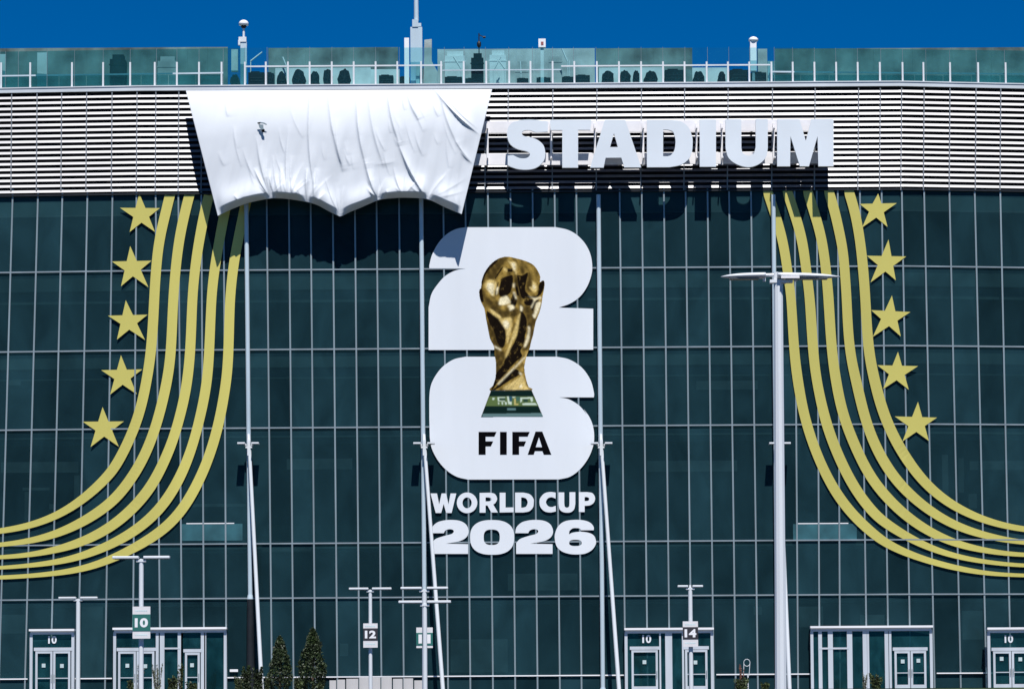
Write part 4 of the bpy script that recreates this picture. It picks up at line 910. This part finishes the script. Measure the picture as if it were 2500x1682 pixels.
# ------------------------------------------------------------------ lamp posts
def lamp(px, ptop, span, dist, lab, sign=None, lean=0, wpole=0.26, thick=.10, heads=2, tilt=0.0, base=None, rot=0, top_ext=0):
    Y = -180+dist; k = dist/F
    top = P(px, ptop, Y); bz = LOT if Y < -27 else (0.0 if Y > -13 else -0.35-(abs(Y)-15)*0.25)
    if base: bz = base
    bx = top.x + lean
    th = thing('street_lamp', lab, 'street lamp', (bx, Y, bz), 'white lamp posts in front of the stadium')
    bm = B(); tube(bm, (bx, Y, bz), (top.x, Y, top.z), wpole/2, wpole/2*.86, n=20); tube(bm, (bx, Y, bz), (bx, Y, bz+.35), wpole/2*1.7, wpole/2*1.5, n=20)
    mesh_obj('pole', bm, M['pole'], th)
    bm = B(); box(bm, top.x-wpole*.9, top.x+wpole*.9, Y-.1, Y+.1, top.z-.10, top.z-.02); box(bm, top.x-.05, top.x+.05, Y-.05, Y+.05, top.z-.02, top.z+top_ext+.02)
    mesh_obj('bracket', bm, M['pole'], th)
    hw = span*k/2
    for s in (-1, 1):
        bm = B(); x0 = top.x+s*wpole*.45; x1 = top.x+s*hw; z = top.z+.02
        X0, X1 = min(x0, x1), max(x0, x1)
        box(bm, X0, X1, Y-.17, Y+.17, z, z+thick)
        bmesh.ops.bevel(bm, geom=bm.edges[:], offset=.02, segments=1, affect='EDGES')
        h = mesh_obj('lamp_head', bm, M['pole'], th)
        bm = B(); box(bm, X0+.08, X1-.06, Y-.13, Y+.13, z-.012, z-.001); mesh_obj('lens', bm, M['lens'], h)
    if sign:
        num, sw_, y0, ya, yb, y1, col, ts = sign
        cx = P(px+ (y0-ptop)*.004, y0, Y-.25).x; ww = sw_*k/2
        zz = lambda py: P(px, py, Y-.25).z
        bm = B(); box(bm, cx-ww, cx+ww, Y-.26, Y-.20, zz(y1), zz(y0)); sg = mesh_obj('sign_panel', bm, M['signw'], th)
        bm = B(); box(bm, cx-ww-.004, cx+ww+.004, Y-.272, Y-.2605, zz(yb), zz(ya)); mesh_obj('number_band', bm, M[col], sg)
        textmesh('number', num, (cx, Y-.276, zz((ya+yb)/2)), ts*k, M['louvre'], sg, bold=.045, sx=1.3)
        bm = B()
        for yy in ((y0+ya)/2+1, (yb+y1)/2):
            for q in range(7):
                xx = cx-ww*.7+q*ww*.2; box(bm, xx, xx+ww*.14, Y-.2660, Y-.2605, zz(yy+1.2), zz(yy-1.2))
        mesh_obj('small_print', bm, M['faint'], sg)
        bm = B(); box(bm, cx-.12, cx+.12, Y-.2, Y-.1, zz(y1-6), zz(y1-9)); box(bm, cx-.12, cx+.12, Y-.2, Y-.1, zz(y0+9), zz(y0+6)); mesh_obj('sign_bracket', bm, M['mull'], th)
    return th
lamp(191, 1462, 95, 160, 'plain lamp post at the far left beside the number 10 doors', wpole=.26, base=-3.0)
lamp(345, 1365, 140, 112, 'lamp post carrying the green sign with number 10', ('10', 43, 1480, 1499, 1540, 1558, 'green', 23), wpole=.20)
lamp(904, 1440, 104, 148, 'lamp post carrying the dark sign with number 12, left of the emblem', ('12', 35, 1521, 1533, 1563, 1580, 'grey', 19), wpole=.20)
lamp(1036, 1439, 116, 131, 'taller lamp post of the overlapping pair under the emblem', wpole=.24)
lamp(1037, 1473, 128, 118, 'lower nearer lamp post of the overlapping pair, with the green sign behind its pole', None, wpole=.20)
lamp(1685, 1434, 62, 150, 'short-armed lamp post carrying the dark sign with number 14', ('14', 37, 1516, 1530, 1560, 1578, 'grey', 20), wpole=.24, thick=.1, top_ext=.12)
# the sign on the near lamp of the pair stands behind its pole
pr = [o for o in C.objects if o.get('label', '').startswith('lower nearer')][0]
Y = -180+118; k = 118/F; cx = P(1036.5, 1550, Y+.2).x; zz = lambda py: P(1036, py, Y+.2).z; hw = 20*k
bm = B(); box(bm, cx-hw, cx+hw, Y+.16, Y+.20, zz(1581), zz(1531)); sg = mesh_obj('sign_panel', bm, M['signw'], pr)
bm = B(); box(bm, cx-hw-.003, cx+hw+.003, Y+.148, Y+.159, zz(1575), zz(1544)); mesh_obj('number_band', bm, M['green'], sg)
textmesh('number', '11', (cx, Y+.142, zz(1559)), 22*k, M['louvre'], sg, bold=.05, sx=1.5)

# big lamp post, nearest
Y = -105.0; k = 75/F
top = P(1900, 690, Y); b0 = P(1906, 1682, Y)
bx = b0.x + (b0.x-top.x)*.15
th = thing('street_lamp', 'biggest and nearest lamp post with long blade-shaped heads, at the right', 'street lamp', (bx, Y, LOT), 'white lamp posts in front of the stadium')
bm = B(); tube(bm, (bx, Y, LOT), (top.x, Y, top.z), .155, .118, n=10, smooth=False); tube(bm, (bx, Y, LOT), (bx, Y, LOT+.5), .26, .25, n=28); mesh_obj('pole', bm, M['pole'], th)
bm = B(); zz = P(1900, 686, Y).z
box(bm, top.x-.22, top.x+.2, Y-.12, Y+.12, zz-.06, zz+.02); box(bm, top.x+.16, top.x+.36, Y-.1, Y+.1, zz-.05, zz+.03); tube(bm, (top.x-.06, Y, zz), (top.x-.06, Y, zz+.22), .07, n=12)
mesh_obj('bracket', bm, M['pole'], th)
for s, (xa, xb) in ((-1, (1868, 1760)), (1, (1897, 2051))):
    bm = B(); a = P(xa, 674, Y); b = P(xb, 676, Y); L_ = b.x-a.x; n = 14; rings = []
    for i in range(n+1):
        u = i/n; hh = .075*(1-u**4)+.008; dd = .24*(1-u**3)+.03; x = a.x+L_*u; z = a.z+(b.z-a.z)*u - .0
        ring = []
        for kk in range(12):
            t = 2*math.pi*kk/12; ring.append(bm.verts.new((x, Y+dd*math.cos(t), z+hh*(math.sin(t) if math.sin(t) > 0 else .8*math.sin(t)))))
        rings.append(ring)
    for A, B_ in zip(rings, rings[1:]):
        for kk in range(12):
            f = bm.faces.new([A[kk], A[(kk+1)%12], B_[(kk+1)%12], B_[kk]]); f.smooth = True
    bm.faces.new(rings[0]); bm.faces.new(rings[-1][::-1]); bmesh.ops.recalc_face_normals(bm, faces=bm.faces)
    hd = mesh_obj('lamp_head', bm, M['pole'], th)
    bm = B(); box(bm, min(a.x+L_*.15, a.x+L_*.8), max(a.x+L_*.15, a.x+L_*.8), Y-.17, Y+.17, a.z-.085, a.z-.062); mesh_obj('lens', bm, M['lens'], hd)
    bm = B(); x = a.x+L_*(.02 if s < 0 else .3); box(bm, x-.03, x+.03, Y-.05, Y+.05, a.z-.14, a.z-.05); mesh_obj('sensor', bm, M['pole'], hd)
    if s < 0:
        bm = B(); tube(bm, (a.x-.05, Y, a.z+.02), (top.x, Y, a.z+.03), .045, n=10); mesh_obj('arm', bm, M['pole'], th)
    else:
        bm = B(); c = P(1907, 674, Y-.3); d = P(1952, 679, Y-.3); box(bm, c.x, d.x, Y-.3, Y-.24, d.z, c.z); mesh_obj('rib', bm, M['rail'], hd)

# ------------------------------------------------------------------ trees and shrubs
def leafcloud(bm, pts, size, flat=.5):
    for p in pts:
        s = size*random.uniform(.6, 1.4); u = Vector((random.gauss(0,1), random.gauss(0,1), random.gauss(0,1))).normalized(); v = u.orthogonal().normalized()
        a = random.uniform(0, 6.28); v = (Matrix.Rotation(a, 3, u) @ v)
        bm.faces.new([bm.verts.new(p+u*s), bm.verts.new(p+v*s*.45), bm.verts.new(p-u*s*.6), bm.verts.new(p-v*s*.45)])
def cypress(px0, px1, ptop, Y, lab, n=5200):
    a = P(px0, 1640, Y).x; b = P(px1, 1640, Y).x; cx = (a+b)/2; R_ = (b-a)/2; zt = P((px0+px1)/2, ptop, Y).z
    th = thing('cypress_tree', lab, 'tree', (cx, Y, 0), 'columnar evergreens in the planting')
    bm = B(); tube(bm, (cx, Y, 0), (cx+.03, Y, zt*.9), .09, .02, n=8)
    for k in range(40):
        z = random.uniform(.2, zt*.85); t = random.uniform(0, 6.28); r = R_*.6*(1-z/zt)
        tube(bm, (cx, Y, z), (cx+math.cos(t)*r, Y+math.sin(t)*r, z+.35), .018, .006, n=5)
    mesh_obj('trunk', bm, M['bark'], th)
    pts = []
    lob = [(random.uniform(0, 6.28), random.uniform(.05, 1), random.uniform(.75, 1.22)) for _ in range(46)]
    while len(pts) < n:
        u = random.random()**.75; z = .1+(zt-.1)*u
        prof_ = (1-u)**.62*(.72+.5*min(1, u*3.2)) if u > .0 else .7
        t = random.uniform(0, 6.28); m_ = 1.0
        for lt, lu, ls in lob:
            dd = abs((t-lt+math.pi) % (2*math.pi)-math.pi)
            if dd < .45 and abs(u-lu) < .07: m_ = ls
        if m_ < .88 and random.random() < .5: continue
        r = R_*prof_*m_*random.uniform(.55, 1.0)**.5*random.uniform(.9, 1.06)
        pts.append(Vector((cx+math.cos(t)*r, Y+math.sin(t)*r, z+random.uniform(-.05, .12))))
    bm = B(); leafcloud(bm, pts, .085); mesh_obj('foliage', bm, M['leaf'], th)
cypress(652, 714, 1556, -9.5, 'shorter of the two dark pointed cypresses by the left doors')
cypress(729, 799, 1536, -9.0, 'taller dark pointed cypress, the right one of the pair', 6800)
def shrub(px0, px1, ptop, Y, m, lab, n=1500, upright=False, size=.07, group='shrubs along the foot of the glass'):
    a = P(px0, 1670, Y).x; b = P(px1, 1670, Y).x; cx = (a+b)/2; R_ = (b-a)/2; zt = P((px0+px1)/2, ptop, Y).z
    th = thing('shrub', lab, 'shrub', (cx, Y, 0), group)
    bm = B(); pts = []; ns = 9
    for k in range(ns):
        t = random.uniform(0, 6.28); r = R_*random.uniform(.1, .9); h = zt*random.uniform(.65, 1.0)
        tx, ty = cx+math.cos(t)*r, Y+math.sin(t)*r*.6
        tube(bm, (cx+math.cos(t)*r*.3, Y, 0), (tx, ty, h*.92), .018, .006, n=5)
        for j in range(n//ns):
            u = random.uniform(.05, 1); rr = R_*(.18 if upright else .42)*(1.1-u*.75)
            tt = random.uniform(0, 6.28); q = rr*random.random()**.5
            pts.append(Vector((cx+math.cos(t)*r*(.3+.7*u)+math.cos(tt)*q, Y+math.sin(t)*r*.6*u+math.sin(tt)*q, h*u+random.uniform(-.03, .06))))
    mesh_obj('stems', bm, M['bark'], th)
    bm = B(); leafcloud(bm, pts, size); mesh_obj('foliage', bm, M[m], th)
shrub(585, 622, 1622, -10, 'leaf', 'dark upright shrub at the foot of the dark column base', 1800)
shrub(612, 650, 1624, -9.6, 'leaf', 'dark shrub between the leaning white strut and the shorter cypress', 1800)
shrub(570, 600, 1650, -10.5, 'leaf2', 'low dark green shrub left of the dark column base', 900)
shrub(322, 356, 1622, -10, 'leaf3', 'grey-green upright shrub in front of the green number 10 lamp post', 700, True, .06)
shrub(368, 402, 1618, -10, 'leaf3', 'grey-green upright shrub right of the green number 10 lamp post', 800, True, .06)
shrub(400, 445, 1648, -10.4, 'leaf2', 'broad dark bush in front of the tall glass panels', 1300)
shrub(430, 452, 1620, -10, 'leaf2', 'thin upright shrub before the tall glass panels', 500, True)
shrub(305, 335, 1660, -10.6, 'leaf2', 'low bush at the foot of the wide entrance', 700)
shrub(450, 490, 1664, -10.6, 'leaf2', 'low spreading bush right of the wide entrance bushes', 700)
shrub(640, 665, 1650, -10.8, 'leaf2', 'light green low bush left of the shorter cypress', 700)
shrub(708, 745, 1655, -10.8, 'leaf2', 'light green low bush between the two cypresses', 800)
shrub(765, 800, 1668, -10.8, 'leaf2', 'low yellow-green bush below the taller cypress', 500)
shrub(1780, 1835, 1655, -10, 'leaf2', 'low green bush left of the big lamp post', 1100)
shrub(1853, 1882, 1666, -10, 'leaf2', 'very low bush touching the big lamp post', 500)
shrub(1800, 1822, 1618, -9.5, 'redleaf', 'dry reddish shrub beside the ring-topped white stand', 500, True, .05)
shrub(2120, 2160, 1642, -10, 'leaf2', 'dark green bush before the bare glass panels at right', 1000)
shrub(2098, 2122, 1640, -10, 'leaf3', 'thin grey-green upright shrub before the right entrance', 400, True, .05)
# ring-topped stand
x = P(1824, 1670, -9.2).x
t = thing('ring_stand', 'thin white stand with a ring on top among the low bushes', 'stand', (x, -9.2, 0))
bm = B(); tube(bm, (x+.05, -9.2, 0), (x+.05, -9.2, P(1824,1645,-9.2).z), .04, n=8); mesh_obj('stem', bm, M['pole'], t)
bm = B(); c = Vector((x, -9.2, P(1824,1617,-9.2).z)); n = 20
for i in range(n):
    a0, a1 = 2*math.pi*i/n, 2*math.pi*(i+1)/n
    tube(bm, c+Vector((math.cos(a0)*.18, 0, math.sin(a0)*.2)), c+Vector((math.cos(a1)*.18, 0, math.sin(a1)*.2)), .018, n=6)
tube(bm, c+Vector((-.17, 0, -.05)), (x-.2, -9.2, P(1824,1650,-9.2).z), .02, n=6); tube(bm, c+Vector((.17, 0, -.05)), (x+.12, -9.2, P(1824,1648,-9.2).z), .02, n=6)
mesh_obj('ring', bm, M['pole'], t)
# added white boards standing in for white shapes seen in the lowest panes
bx = [803, 822, 844, 876, 903, 930, 958, 984, 1010, 1036]
for i, (a, b) in enumerate(zip(bx, bx[1:])):
    A = P(a+1.5, 1660, -1.2); Bq = P(b-1.5, 1660, -1.2)
    zt = P((a+b)/2, [1660,1658,1656,1652,1653,1651,1656,1655,1660][i], -1.2).z
    bm = B(); box(bm, A.x, Bq.x, -1.24, -1.18, .05, zt)
    th = thing('stand_in_board', ['first white stand-in board from the cypress end of the low row', 'second white stand-in board of the low row, near the taller cypress', 'third white stand-in board from the left of the low row',
        'fourth white stand-in board, left of the number 12 lamp post', 'white stand-in board just right of the number 12 lamp post', 'sixth white stand-in board, midway between the two lamp posts', 'seventh white stand-in board of the low row',
        'eighth white stand-in board, second last before the overlapping lamp pair', 'last white stand-in board of the low row, at the overlapping lamp pair'][i], 'board', ((A.x+Bq.x)/2, -1.2, 0), 'added low boards standing in for white shapes in the glass')
    mesh_obj('panel', bm, M['board'], th)
    bm = B(); box(bm, A.x+.03, A.x+.09, -1.17, -1.11, 0, zt-.1); box(bm, Bq.x-.09, Bq.x-.03, -1.17, -1.11, 0, zt-.1); mesh_obj('stake', bm, M['dark'], th)
